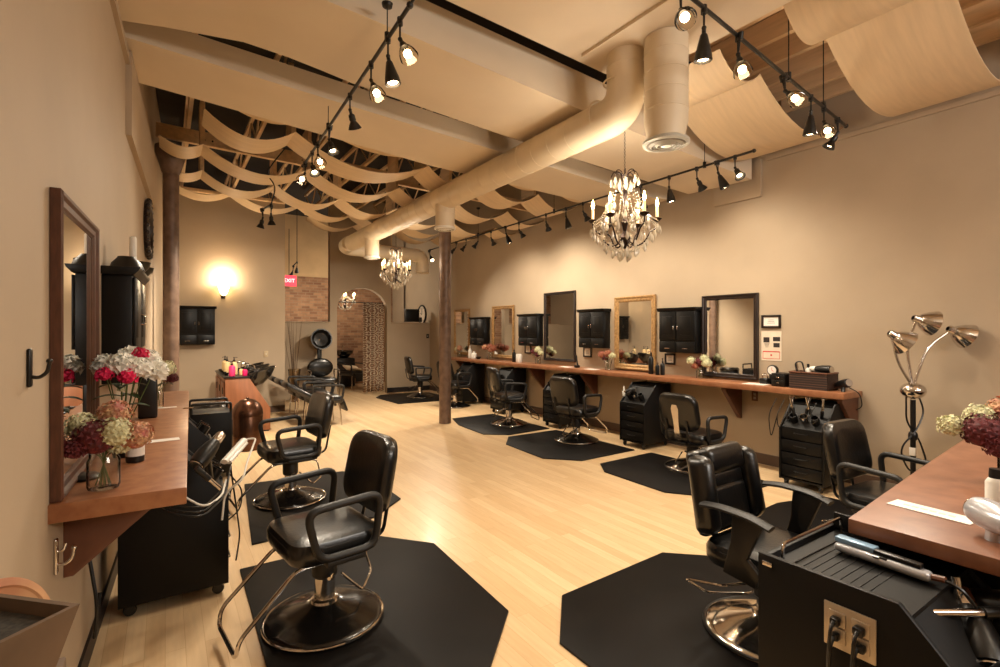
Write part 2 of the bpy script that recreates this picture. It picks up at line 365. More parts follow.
# joists along y
def ordinal(i): return ['first', 'second', 'third', 'fourth', 'fifth', 'sixth', 'seventh', 'eighth', 'ninth', 'tenth', 'eleventh', 'twelfth', 'thirteenth', 'fourteenth', 'fifteenth', 'sixteenth', 'seventeenth', 'eighteenth', 'nineteenth', 'twentieth'][i]
jb = MB(); jb.box((0, 0, .21), (.045, 6.6, .05)); jb.box((0, 0, -.21), (.045, 6.6, .05))
n = 7
for k in range(n):
    ya = -3.25+6.5*k/n; yb_ = -3.25+6.5*(k+1)/n; ym = (ya+yb_)/2
    jb.tube([(0, ya, .2), (0, ym, -.2)], .014, seg=4); jb.tube([(0, ym, -.2), (0, yb_, .2)], .014, seg=4)
j0 = None; xs_ = [.25+.80*i for i in range(8)]
for i, x in enumerate(xs_):
    lab = 'pale timber roof truss in the open rear ceiling, %s from the left wall' % ordinal(i)
    if j0 is None:
        j0 = jb.build('roof_truss', 'joist', smooth=False, loc=(x, 8.62, 4.42)); tag(j0, lab, 'roof truss', 'roof trusses over the rear of the salon')
    else: dup(j0, lab, (x, 8.62, 4.42))
j1 = None
for i in range(6):
    x = 3.85+.38*i; lab = 'tan solid joist above the front right corner, %s from the duct' % ordinal(i)
    if j1 is None:
        j1 = tag(MB().box((0, 0, 0), (.05, 5.4, .2), .004).build('roof_joist', 'joist', smooth=False, loc=(x, .2, 4.08)), lab, 'joist', 'joists over the front right corner')
    else: dup(j1, lab, (x, .2, 4.08))
# transverse girder over the columns
b = MB()
b.box((2.85, 7.5, 3.96), (5.9, .07, .17), .004, rot=(0, R(1.6), 0))
g = b.build('girder', 'joist', smooth=False); tag(g, 'pale timber cross girder resting on the two round columns', 'girder')
b = MB()
for k in range(9):
    for dx in (0, .09): b.lathe([(.012, 0), (.012, .012)], (.42+.6*k+dx, 7.465, 4.02-.028*(.42+.6*k)), Matrix.Rotation(PI/2, 4, 'X'), seg=8)
b.build('bolt', 'blackmetal', g)
# scalloped veneer strips
def strip(y, w, nodes, zn, sag, lab, name='veneer_strip', curv=0.):
    b = MB(); th = .006; top = []; 
    P = []
    for (x0, x1) in zip(nodes, nodes[1:]):
        n = 12
        for k in range(n+1):
            if k == 0 and P: continue
            t = k/n; x = x0+(x1-x0)*t; s_ = sag*min(1.0, (x1-x0)/1.1)
            P.append((x, zn-.05*x-s_*(4*t*(1-t))))
    rows = []
    for (x, z) in P:
        ys = [y+w*j/3 for j in range(4)]
        rows.append(([b.b.verts.new((x, q, z)) for q in ys], [b.b.verts.new((x, q, z+th)) for q in ys]))
    for A, B in zip(rows, rows[1:]):
        for j in range(3):
            b.b.faces.new((A[0][j], B[0][j], B[0][j+1], A[0][j+1])); b.b.faces.new((A[1][j], A[1][j+1], B[1][j+1], B[1][j]))
        b.b.faces.new((A[0][0], A[1][0], B[1][0], B[0][0])); b.b.faces.new((A[0][3], B[0][3], B[1][3], A[1][3]))
    for Rw in (rows[0], rows[-1]):
        b.b.faces.new(Rw[0]+Rw[1][::-1])
    o = b.build(name, 'veneer'); tag(o, lab, 'ceiling strip', 'scalloped veneer ceiling strips')
    return o
N1 = [.32, 1.17, 2.75, 3.6, 4.5, 5.3]
N2 = [-.06, .37, 1.59, 2.81, 3.7, 4.7, 5.5]
N3 = [-.05, .42, 1.35, 2.3, 3.2, 4.2, 5.2, 5.7]
strips = [(5.26, .34, [-.1, .4, 1.3, 2.75, 3.6, 4.6, 5.5], 3.88, .18, 'first behind the dropped ceiling panel'),
          (5.72, .48, N1, 3.76, .24, 'second behind the dropped ceiling panel, with the longest dip'),
          (6.80, .48, N2, 3.76, .22, 'third behind the dropped ceiling panel, just before the girder'),
          (7.90, .48, N3, 3.76, .22, 'fourth behind the dropped ceiling panel, just past the girder'),
          (9.05, .48, [.02, .9, 1.98, 2.9, 3.8, 4.8, 5.6], 3.86, .20, 'fifth behind the dropped ceiling panel'),
          (10.15, .40, [2.35, 3.3, 4.2, 5.1, 5.7], 3.92, .20, 'sixth and last behind the dropped ceiling panel, above the arch')]
for (y, w, nd, zn, sg, lb) in strips: strip(y, w, nd, zn, sg, 'wavy maple veneer ceiling strip, '+lb)
strip(1.02, .72, [3.44, 4.05, 5.79], 3.94, .30, 'broad dim veneer ceiling sheet sagging over the front right corner')
strip(2.28, .82, [3.58, 4.16, 5.76], 3.92, .27, 'broad lit veneer ceiling sheet sagging beside the hanging air duct')
for (y, nd, zz) in ((5.96, N1, 3.76), (7.06, N2, 3.76), (8.15, N3, 3.76)):
    for x in nd[1:5]:
        o = MB().box((0, 0, .28), (.05, .3, .56), .003).build('hanging_block', 'joist', smooth=False, loc=(x, y, zz-.05*x+.007)); k = ordinal(nd.index(x)-1)
        tag(o, 'timber hanger block over the %s node of the veneer strip %s' % (k, {5.96: 'with the longest dip', 7.06: 'before the girder', 8.15: 'past the girder'}[y]), 'hanger', 'timber hangers above the veneer strips')
# ---------------------------------------------------------------- columns
t = thing('round_column', 'round brown steel column standing alone mid-room by the right mats', 'column', (3.92, 7.52, 0))
MB().lathe([(.1, 0), (.1, 3.68)], seg=28).build('shaft', 'column', t)
MB().lathe([(.13, 3.68), (.17, 3.74), (.17, 3.77)], seg=28).build('capital', 'column', t)
t = thing('round_column', 'round brown steel column with flared capital against the left wall', 'column', (.06, 7.52, 0))
MB().lathe([(.088, 0), (.088, 3.52)], seg=28).build('shaft', 'column', t)
MB().lathe([(.088, 3.52), (.10, 3.54), (.17, 3.78), (.17, 3.86)], seg=28).build('capital', 'column', t)
# ---------------------------------------------------------------- ducts
def rings(par, pts, r, step):
    acc = 0; P = [Vector(p) for p in pts]
    for a, c in zip(P, P[1:]):
        d = (c-a); L_ = d.length; k = step-acc
        while k < L_:
            MB().torus(a+d*k/L_, r, .004, rotY2(d), seg=28, seg2=5).build('seam_ring', 'duct', par); k += step
        acc = (acc+L_) % step
DX = 3.02; DZ = 3.29; DR = .152
t = thing('air_duct', 'long cream spiral air duct running the length of the room', 'duct', (DX, 2.72, DZ))
path = fillet([(0, 0, .43), (0, 0, 0), (0, 6.95, -.03)], .32, n=10)
MB().tube(path, DR, seg=32).build('main_pipe', 'duct', t)
rings(t, [(0, 0, .43), (0, 0, .3)], DR, .1); rings(t, [(0, .34, 0), (0, 6.85, -.03)], DR, .24)
MB().torus((0, .03, .22), DR+.004, .007, rotY2((0, .1, -1))).build('seam_ring', 'duct', t); MB().torus((0, .26, .02), DR+.004, .007, rotY2((0, 1, -.1))).build('seam_ring', 'duct', t)
def dropd(yy, zlow, r, nm='drop_outlet'):
    b = MB(); b.lathe([(r, zlow), (r, 0)], (0, yy, 0), seg=28); b.torus((0, yy, (zlow)/2), r, .004)
    o = b.build(nm, 'duct', t); diffuser((0, yy, zlow), r*1.12, o); return o
def diffuser(pos, r, par):
    b = MB(); b.lathe([(r*.9, .03), (r, .02), (r, 0), (r*.86, -.008), (r*.82, .01)], pos, seg=36, cap=False)
    for q in (.6, .36): b.lathe([(r*(q+.14), .0), (r*(q+.02), -.018), (r*q, .004), (r*(q+.1), .02)], pos, seg=32, cap=False)
    b.lathe([(.0, -.02), (r*.2, -.016), (r*.22, 0), (.0, .004)], pos, seg=20)
    for q in (.78, .52, .27): MB().torus((pos[0], pos[1], pos[2]-.004), r*q, r*.045).build('gap_shade_ring', 'outletface', par)  # grey rings paint the shade between the diffuser rings
    return b.build('diffuser', 'white', par)
dropd(atX(445, 232, DX).y-2.72, 2.87-DZ, .125)
dropd(5.84, -.46, .125)
t2 = thing('branch_duct', 'short cream duct branch curving down above the rear opening', 'duct', (3.06, 10.35, 3.27))
MB().tube(fillet([(-.05, -.55, 0), (0, 0, 0), (1.85, .2, 0), (1.85, .2, -.38)], .3, n=9), .15, seg=28).build('pipe', 'duct', t2)
MB().torus((1.85, .2, -.38), .15, .012).build('rim', 'duct', t2); MB().torus((1.3, .16, 0), .152, .005, rotY2((1, .14, 0))).build('seam_ring', 'duct', t2)
t = thing('hanging_duct', 'short vertical cream air duct with round white diffuser beside the elbow', 'duct', (3.09, 2.40, 2.915))
MB().lathe([(.135, .03), (.135, .08), (.158, .18), (.158, .80)], seg=36).build('pipe', 'duct', t)
for k in range(4): MB().torus((0, 0, .26+.14*k), .158, .004).build('seam_ring', 'duct', t); diffuser((0, 0, .02), .168, t)
# ================================================================ LIGHT FIXTURES
def light(kind, name, parent, loc, energy, col=(1, .86, .67), r=.03, rot=None, size=None, blend=.6):
    l = bpy.data.lights.new(name, kind); l.energy = energy; l.color = col; l.shadow_soft_size = r
    if kind == 'SPOT': l.spot_size = size; l.spot_blend = blend
    o = bpy.data.objects.new(name, l); C.objects.link(o); o.parent = parent; o.location = loc
    if rot is not None: o.rotation_euler = rot
    return o
HEADS = {}
def head_proto(kind):
    root = thing('track_spotlight', 'x', 'spotlight')
    if kind == 'bullet':   # aims along -Z
        MB().lathe([(.012, 0), (.02, -.01), (.03, -.05), (.045, -.11), (.05, -.145), (.044, -.15), (.04, -.13)], seg=22, cap=False).build('shade', 'blackmetal', root)
    elif kind == 'clear':
        MB().lathe([(.014, 0), (.022, -.02), (.022, -.04)], seg=16).build('socket', 'blackmetal', root)
        MB().lathe([(.022, -.03), (.036, -.05), (.052, -.09), (.056, -.115)], seg=22, cap=False).build('shade', 'bowlglass', root)
    else:
        MB().lathe([(.012, 0), (.024, -.01), (.026, -.045), (.022, -.055), (.038, -.08), (.052, -.11), (.047, -.11), (.03, -.075)], seg=22, cap=False).build('shade', 'blackmetal', root)
    zb_ = {'bullet': -.135, 'clear': -.085, 'bell': -.088}[kind]; rb = {'bullet': .032, 'clear': .021, 'bell': .024}[kind]
    if kind == 'clear': MB().ball((0, 0, -.088), .024, 14).build('bulb', 'bulb', root)
    else: MB().lathe([(.0, zb_-.008), (rb*.7, zb_-.006), (rb, zb_), (rb*.6, zb_+.03), (.01, zb_+.04)], seg=18).build('bulb', 'bulb', root)
    b = MB(); b.tube([(0, 0, -.002), (0, 0, .02)], .012, seg=10); b.ball((0, 0, .028), .014, 10); b.build('knuckle', 'blackmetal', root)
    return root
SW = {}
def spot(kind, rail_pt, aim, lab, group, drop=.11, energy=None, size=R(125)):
    """head hanging below the rail; aim = direction of light"""
    a = Vector(aim).normalized(); p = Vector(rail_pt)
    hinge = p+Vector((0, 0, -drop))
    q = (-a).to_track_quat('Z', 'Y')     # local +Z points opposite the beam
    if kind not in HEADS:
        HEADS[kind] = r_ = head_proto(kind); r_['label'] = lab
    else: r_ = dup(HEADS[kind], lab)
    r_['group'] = group
    off = q.to_matrix() @ Vector((0, 0, .03))
    r_.location = hinge-off; r_.rotation_euler = q.to_euler()
    qi = q.to_matrix().inverted()
    top = qi @ (p-r_.location); hl = qi @ (hinge-r_.location)
    MB().tube([hl, hl+(top-hl)*.5, top], .006, seg=8).build('stem', 'blackmetal', r_)
    b = MB(); b.tube([hl+(top-hl)*.72, top+(top-hl)*.12], .017, seg=10); b.build('clamp', 'blackmetal', r_)
    if energy: light('SPOT', 'spot_light', r_, (0, 0, {'bullet': -.152, 'clear': -.13, 'bell': -.12}[kind]), energy, size=size, r=.05, blend=1.)
    return r_
def rail(name_lab, p0, p1, wires, group=None, ends=True):
    p0, p1 = Vector(p0), Vector(p1); t = thing('lighting_track', name_lab, 'track', p0)
    b = MB(); d = p1-p0; b.tube([(0, 0, 0), d*.5, d], .0125, seg=10)
    b.ball((0, 0, 0), .02, 10); b.ball(d, .02, 10); b.build('rail', 'blackmetal', t)
    for k, (f, top) in enumerate(wires):
        q = d*f; b = MB(); b.tube([q, q+Vector((0, 0, top-p0.z-q.z))], .004 if top < 9 else .003, seg=6); b.tube([q-Vector((0, 0, .02)), q+Vector((0, 0, .04))], .018, seg=8); 
        b.lathe([(.035, 0), (.03, -.02), (.01, -.03)], (q.x, q.y, top-p0.z), seg=14)
        b.build('suspension_rod', 'blackmetal', t)
    return t, (lambda f: p0+d*f)
E1 = 36
def fpx(a, b, px):
    lo, hi = -.2, 1.2
    def sx(f):
        p = a+(b-a)*f; d = p.x*math.sin(TH)+p.y*math.cos(TH); return 500+F*(p.x*math.cos(TH)-p.y*math.sin(TH))/d
    up = sx(hi) > sx(lo)
    for _ in range(40):
        m = (lo+hi)/2
        if (sx(m) < px) == up: lo = m
        else: hi = m
    return lo
# left track
pa, pb = at(410, 5, 3.36), at(303, 166, 3.36)
tr, P = rail('black suspended light track above the left stations', pa, pb, [(.12, 3.58), (.62, 3.6)])
b = MB(); b.tube(fillet([(0, 0, 0), (.05, -.12, .1), (.02, -.25, .12), (.1, -.4, .2), (.1, -.5, .55)], .1), .008, seg=6); b.build('power_cord', 'blackmetal', tr)
Lg = 'spotlights on the left track'
L_heads = [(400, 'clear', (.25, -.5, -1)), (388, 'bullet', (.15, -.1, -1)), (371, 'clear', (.2, -.5, -1)), (350, 'bell', (.5, .5, -1)), (329, 'bell', (.2, -.4, -1)),
           (318, 'clear', (0, -.7, -.8)), (312, 'bell', (.1, -.5, -.9)), (305, 'clear', (-.4, -.6, -.8))]
L_heads = [(fpx(pa, pb, a), b_, c_) for a, b_, c_ in L_heads]
for i, (f, k, a) in enumerate(L_heads):
    spot(k, P(f), a, '%s spotlight, %s from the near end of the left ceiling track' % ({'bullet': 'black bullet', 'clear': 'glass-shaded', 'bell': 'black bell'}[k], ordinal(i)), Lg, energy=E1)
# small rear-left cluster
pa, pb = at(272, 196, 3.2), at(262, 213, 3.12)
tr, P = rail('short black track on a curly cord before the sconce wall', at(271, 205, 3.15), at(263, 209, 3.15), [])
b = MB(); p0 = at(271, 205, 3.15); b.tube(fillet([(0, 0, 0), (.06, 0, .25), (-.05, .05, .4), (.03, 0, .55), (.15, -.1, .72)], .15), .008, seg=6); b.build('power_cord', 'blackmetal', tr)
spot('bell', P(0), (.1, .25, -1), 'black bell spotlight, right one of the pair before the sconce wall', 'rear left spotlights', energy=260)
spot('bell', P(1), (-.2, .3, -1), 'black bell spotlight, left one of the pair before the sconce wall', 'rear left spotlights', energy=260)
# front right track
pa, pb = at(668, -22, 3.36), at(846, 126, 3.36)
tr, P = rail('black suspended light track crossing the front right ceiling', pa, pb, [(.55, 4.0), (.80, 4.0)])
Fg = 'spotlights on the front right track'
F_heads = [(681, 'clear', (-.5, -.6, -.9)), (704, 'bullet', (.1, .1, -1)), (738, 'clear', (-.1, -.3, -1)), (785, 'clear', (-.2, -.8, -.9)), (811, 'bullet', (.1, .1, -1)), (824, 'clear', (-.4, -.4, -.9)), (838, 'bell', (-.3, .5, -1))]
F_heads = [(fpx(pa, pb, a), b_, c_) for a, b_, c_ in F_heads]
for i, (f, k, a) in enumerate(F_heads):
    spot(k, P(f), a, '%s spotlight, %s from the left end of the front right track' % ({'bullet': 'black bullet', 'clear': 'glass-shaded', 'bell': 'black bell'}[k], ordinal(i)), Fg, energy=E1)
# long right track
XR = 4.75
pa, pb = atX(430, 254, XR), atX(754, 153, XR); zr = 3.30
pa = Vector((XR, pa.y, zr)); pb = Vector((XR, pb.y, zr))
tr, P = rail('long black light track along the right mirror stations', pb, pa, [(.075, 3.66), (.42, 3.8), (.72, 3.8)])
Rg = 'spotlights along the right track'
R_px = [(735, 'bell', (-.2, -.5, -.8)), (718, 'bullet', (.3, -.3, -1)), (697, 'bell', (.8, -.1, -1)), (669, 'bullet', (.1, -.1, -1)), (641, 'bullet', (.6, .2, -1)), (583, 'bell', (.7, -.1, -1)), (566, 'bullet', (.2, -.1, -1)), (546, 'bell', (.7, .3, -1)), (519, 'bell', (.8, 0, -1)), (506, 'bullet', (.3, -.2, -1)), (491, 'bell', (.7, .2, -1)), (478, 'bell', (-.6, .3, -1)), (466, 'bell', (-.6, .5, -1)), (456, 'bell', (-.8, .6, -1)), (430, 'bullet', (0, -.7, -.8))]
for i, (px, k, a) in enumerate(R_px):
    y = atX(px, 200, XR).y; q = Vector((XR, y, zr))
    spot(k, q, a, '%s spotlight, %s from the near end of the long right track' % ({'bullet': 'black bullet', 'bell': 'black bell'}[k], ordinal(i)), Rg, energy=(24 if i < 5 else 34 if i < 11 else 150))
# unseen track added behind the viewpoint to brighten the near part of the room
tr, P = rail('added unseen black light track over the near end of the room', (.9, -.9, 3.4), (4.6, -.9, 3.4), [(.1, 3.9), (.9, 3.9)])
for i, f in enumerate((.05, .5, .95)):
    spot('bullet', P(f), ((.35, .5, -1), (.2, .6, -1), (.2, .6, -1))[i], 'black bullet spotlight, %s on the added unseen track behind the viewpoint' % ordinal(i), 'added spotlights behind the viewpoint', energy=8, size=R(110))
# rear room lights
tr, P = rail('short black track hanging in front of the far brick wall', atY(297, 262, 13.2), atY(293, 266, 13.2), [])
b = MB(); b.tube([(0, 0, 0), (0, 0, 1.4)], .008, seg=6); b.build('power_cord', 'blackmetal', tr)
spot('bullet', P(0), (.1, .8, -1), 'black bullet spotlight, right of the pair before the brick wall', 'brick wall spotlights', energy=18, size=R(140))
spot('bullet', P(1), (-.3, .3, -1), 'black bullet spotlight, left of the pair before the brick wall', 'brick wall spotlights', energy=16, size=R(120))
# ---------------------------------------------------------------- chandeliers
def drop_mesh(s=1.):
    b = MB(); b.lathe([(.0008, 0), (.004*s, -.006*s), (.008*s, -.018*s), (.0095*s, -.028*s), (.006*s, -.038*s), (.0008, -.044*s)], seg=6)
    return b
def chandelier(loc, label, chain_h, s=1., arms=6, n_cry=1., lite=30, small=False, name='crystal_chandelier'):
    t = thing(name, label, 'chandelier', loc)
    r0 = .235*s
    b = MB()
    prof = [(.004, -.25), (.012, -.245), (.02, -.22), (.03, -.20), (.045, -.17), (.03, -.14), (.012, -.12), (.02, -.08), (.028, -.05), (.014, -.02), (.010, .10), (.018, .14), (.012, .2), (.008, .3)]
    b.lathe([(r*s, z*s) for r, z in prof], seg=18); b.build('stem', 'brass', t)
    b = MB(); n = max(2, int(chain_h/.03))
    for k in range(n):
        m_ = Matrix.Rotation(PI/2*(k % 2), 4, 'Z') @ Matrix.Rotation(PI/2, 4, 'X') @ Matrix.Diagonal((.65, 1.3, 1, 1))
        b.torus((0, 0, .3*s+.015+chain_h*k/n), .011, .0022, m_, seg=8, seg2=4)
    b.build('chain', 'brass', t)
    for k in range(arms):
        a = 2*PI*k/arms+.3; c, s_ = math.cos(a), math.sin(a)
        pr = [(.02, -.17), (.07, -.235), (.14, -.21), (.19, -.12), (.235, -.10), (.235, -.045)]
        P_ = fillet([(c*r*s, s_*r*s, z*s) for r, z in pr], .06*s)
        ar = MB().tube(P_, .0065*s, seg=7); ar = ar.build('arm', 'brass', t)
        MB().lathe([(.0, -.055*s), (.018*s, -.05*s), (.034*s, -.035*s), (.036*s, -.03*s), (.012*s, -.035*s), (.012*s, -.02*s)], (c*r0, s_*r0, 0), seg=14, cap=False).build('drip_cup', 'brass', ar)
        MB().lathe([(.0105*s, -.035*s), (.0105*s, .055*s), (.004*s, .058*s)], (c*r0, s_*r0, 0), seg=12).build('candle', 'candle', ar)
        MB().lathe([(.004*s, .055*s), (.012*s, .075*s), (.010*s, .095*s), (.004*s, .115*s), (.0008, .128*s)], (c*r0, s_*r0, 0), seg=10).build('flame_bulb', 'flame', ar)
        light('POINT', 'candle_light', ar, (c*r0, s_*r0, .15*s), lite, r=.02)
    # upper crown
    if not small:
        for k in range(8):
            a = 2*PI*k/8; c, s_ = math.cos(a), math.sin(a)
            MB().tube(fillet([(c*r*s, s_*r*s, z*s) for r, z in ((.008, .27), (.04, .335), (.085, .33), (.1, .29))], .04), .0035*s, seg=6).build('crown_arm', 'brass', t)
    dm = drop_mesh(1.25*s).build('crystal_drop', 'crystal', t); dm.location = (0, 0, -.255*s)
    def put(x, y, z, k=1.):
        o = dm.copy(); C.objects.link(o); o.parent = t; o.location = (x, y, z); o.scale = (k, k, k); o.rotation_euler = (0, 0, random.random()*3)
    N = 0
    def ring(nn, r, z, k=1., ph=0.):
        for i in range(nn):
            a = 2*PI*i/nn+ph; put(r*s*math.cos(a), r*s*math.sin(a), z*s+random.uniform(-.01, .01)*s, k)
    if not small:
        ring(8, .1, .29, 1.2); ring(5, .04, .27, 1.7, .3)
        ring(14, .25, -.09, 1.3, .1); ring(12, .20, -.15, 1.2, .3); ring(10, .15, -.21, 1.1); ring(7, .09, -.25, 1.2, .4); ring(4, .04, -.27, 1.4, .2)
        ring(10, .14, .09, 1.3, .2); ring(10, .17, -.02, 1.3, .4); ring(8, .09, .02, 1.4)
    else:
        ring(12, .24, -.06, 1.3); ring(8, .13, -.18, 1.3)
    # bead strands
    b = MB()
    nst = 12 if not small else 6
    def strand(p, q, sag, nb, rb):
        for i in range(nb+1):
            t_ = i/nb; v = Vector(p)*(1-t_)+Vector(q)*t_; v.z -= sag*4*t_*(1-t_)
            tt = bmesh.new(); bmesh.ops.create_icosphere(tt, subdivisions=1, radius=rb); b._merge(tt, Matrix.Translation(v))
    for k in range(nst):
        a = 2*PI*k/nst; c, s_ = math.cos(a), math.sin(a); a2 = a+2*PI/nst
        strand((c*.09*s if not small else c*.02*s, s_*.09*s if not small else s_*.02, (.17 if not small else .1)*s), (c*.23*s, s_*.23*s, -.05*s), .045*s, 14, .0068*s)
        strand((c*.24*s, s_*.24*s, -.06*s), (math.cos(a2)*.24*s, math.sin(a2)*.24*s, -.06*s), .04*s, 7, .006*s)
        strand((c*.22*s, s_*.22*s, -.1*s), (c*.05*s, s_*.05*s, -.27*s), .04*s, 11, .0065*s)
    bd = b.build('bead_strands', 'crystal', t, smooth=False); bd['kind'] = 'stuff'
    return t
chandelier((3.21, 2.91, 2.52), 'large black and crystal chandelier with lit candles, nearest the camera', 3.47-2.52-.3, 1.12, 6, lite=6)
chandelier((3.22, 7.95, 2.60), 'crystal chandelier with lit candles hanging before the arch', 3.62-2.60-.3, 1.02, 6, lite=3)
pcl = atY(345, 298, 13.0)
chandelier(tuple(pcl), 'small dark chandelier glimpsed inside the arch', 1.7, 1.1, 6, lite=12, small=True)
# ---------------------------------------------------------------- sconce
ps = atY(223, 290, YS)
t = thing('wall_sconce', 'glowing half-round sconce on the rear left wall', 'sconce', (ps.x, YS-.001, ps.z))
MB().box((0, -.012, -.08), (.07, .02, .16), .01).build('back_plate', 'brass', t)
MB().lathe([(.10, .13), (.085, .03), (.055, -.07), (.03, -.10), (.0, -.105)], (0, -.13, 0), seg=24, cap=False).build('shade', 'sconce', t)
MB().tube(fillet([(0, -.02, -.08), (0, -.08, -.13), (0, -.13, -.11)], .03), .008, seg=8).build('arm', 'brass', t)
light('POINT', 'sconce_light', t, (0, -.14, .20), 26, (1, .80, .56), r=.05)
# ================================================================ MATS
def mat_(pts, lab):
    cx_ = sum(p[0] for p in pts)/len(pts); cy_ = sum(p[1] for p in pts)/len(pts)
    o = MB().prism([(p[0]-cx_, p[1]-cy_) for p in pts], .0, .014, .004).build('floor_mat', 'mat', loc=(cx_, cy_, .0)); tag(o, lab, 'floor mat', 'black rubber salon mats')
mat_([(.38, 1.92), (1.24, 1.93), (1.57, 2.26), (1.62, 3.28), (1.34, 3.62), (.40, 3.62)], 'black rubber mat with cut corners under the front left styling chair')
mat_([(.52, 4.0), (1.45, 4.02), (1.80, 4.33), (1.80, 5.2), (1.62, 5.52), (.66, 5.6)], 'black rubber mat under the second chair of the left row')
mat_([(1.62, 1.30), (1.62, 1.89), (1.92, 2.22), (2.87, 2.26), (3.2, 1.95), (3.2, .98), (1.70, .95)], 'black octagonal rubber mat under the tall-backed chair, right foreground')
mat_([(3.55, 1.3), (3.55, 1.95), (3.85, 2.3), (4.55, 2.34), (5.1, 2.2), (5.15, 1.15), (3.6, 1.1)], 'black rubber mat beneath the chair beside the heat lamp')
mat_([(3.97, 3.1), (4.0, 3.92), (4.2, 4.18), (5.12, 4.20), (5.12, 2.66), (4.3, 2.66)], 'black rubber mat under the chair with the metal-striped back')
mat_([(3.80, 4.75), (3.86, 5.62), (4.15, 5.98), (5.06, 5.98), (5.06, 4.42), (4.12, 4.40)], 'black rubber mat in the middle of the right row, with angular corners')
mat_([(3.95, 6.35), (4.0, 7.2), (4.2, 7.78), (5.06, 7.8), (5.06, 6.15), (4.25, 6.1)], 'black rubber mat directly to the right of the round column')
mat_([(4.1, 10.0), (4.05, 11.2), (4.3, 11.6), (5.2, 11.6), (5.5, 11.4), (5.5, 9.9)], 'black rubber mat at the far end below the rear partition')
# ================================================================ CHAIRS
def rpad(b, w, h, th, r, bev, c, flat=False, puff=0., taper=0.):
    """cushion with rounded outline; outline in xz (or xy when flat)"""
    pts = fillet([(-w/2, -h/2, 0), (w/2, -h/2, 0), (w/2*(1-taper), h/2, 0), (-w/2*(1-taper), h/2, 0)], r, closed=True, n=6)
    t = bmesh.new(); n = len(pts); lv = []
    prof = [(0., -.5), (.0, -.5)]
    st = [(-th/2, bev), (-th/2+bev*.3, bev*.3), (-th/2+bev, 0), (th/2-bev, 0), (th/2-bev*.3, bev*.3), (th/2, bev)]
    for (z, ins) in st:
        kx = (w-2*ins)/w; ky = (h-2*ins)/h; lv.append([t.verts.new((p.x*kx, p.y*ky, z)) for p in pts])
    for A, B in zip(lv, lv[1:]):
        for i in range(n): j = (i+1) % n; t.faces.new((A[i], A[j], B[j], B[i]))
    for L_, sg in ((lv[0], -1), (lv[-1], 1)):
        prev = L_
        for k_ in (.8, .5, .2):
            cur = [t.verts.new((v.co.x*k_, v.co.y*k_, v.co.z)) for v in L_]
            for v in cur: v.co.z += sg*puff*(1-k_*k_)
            for i in range(n): j = (i+1) % n; t.faces.new((prev[i], prev[j], cur[j], cur[i]))
            prev = cur
        t.faces.new(prev)
    m = Matrix.Translation(c) if flat else Matrix.Translation(c) @ Matrix.Rotation(PI/2, 4, 'X')
    b._merge(t, m)
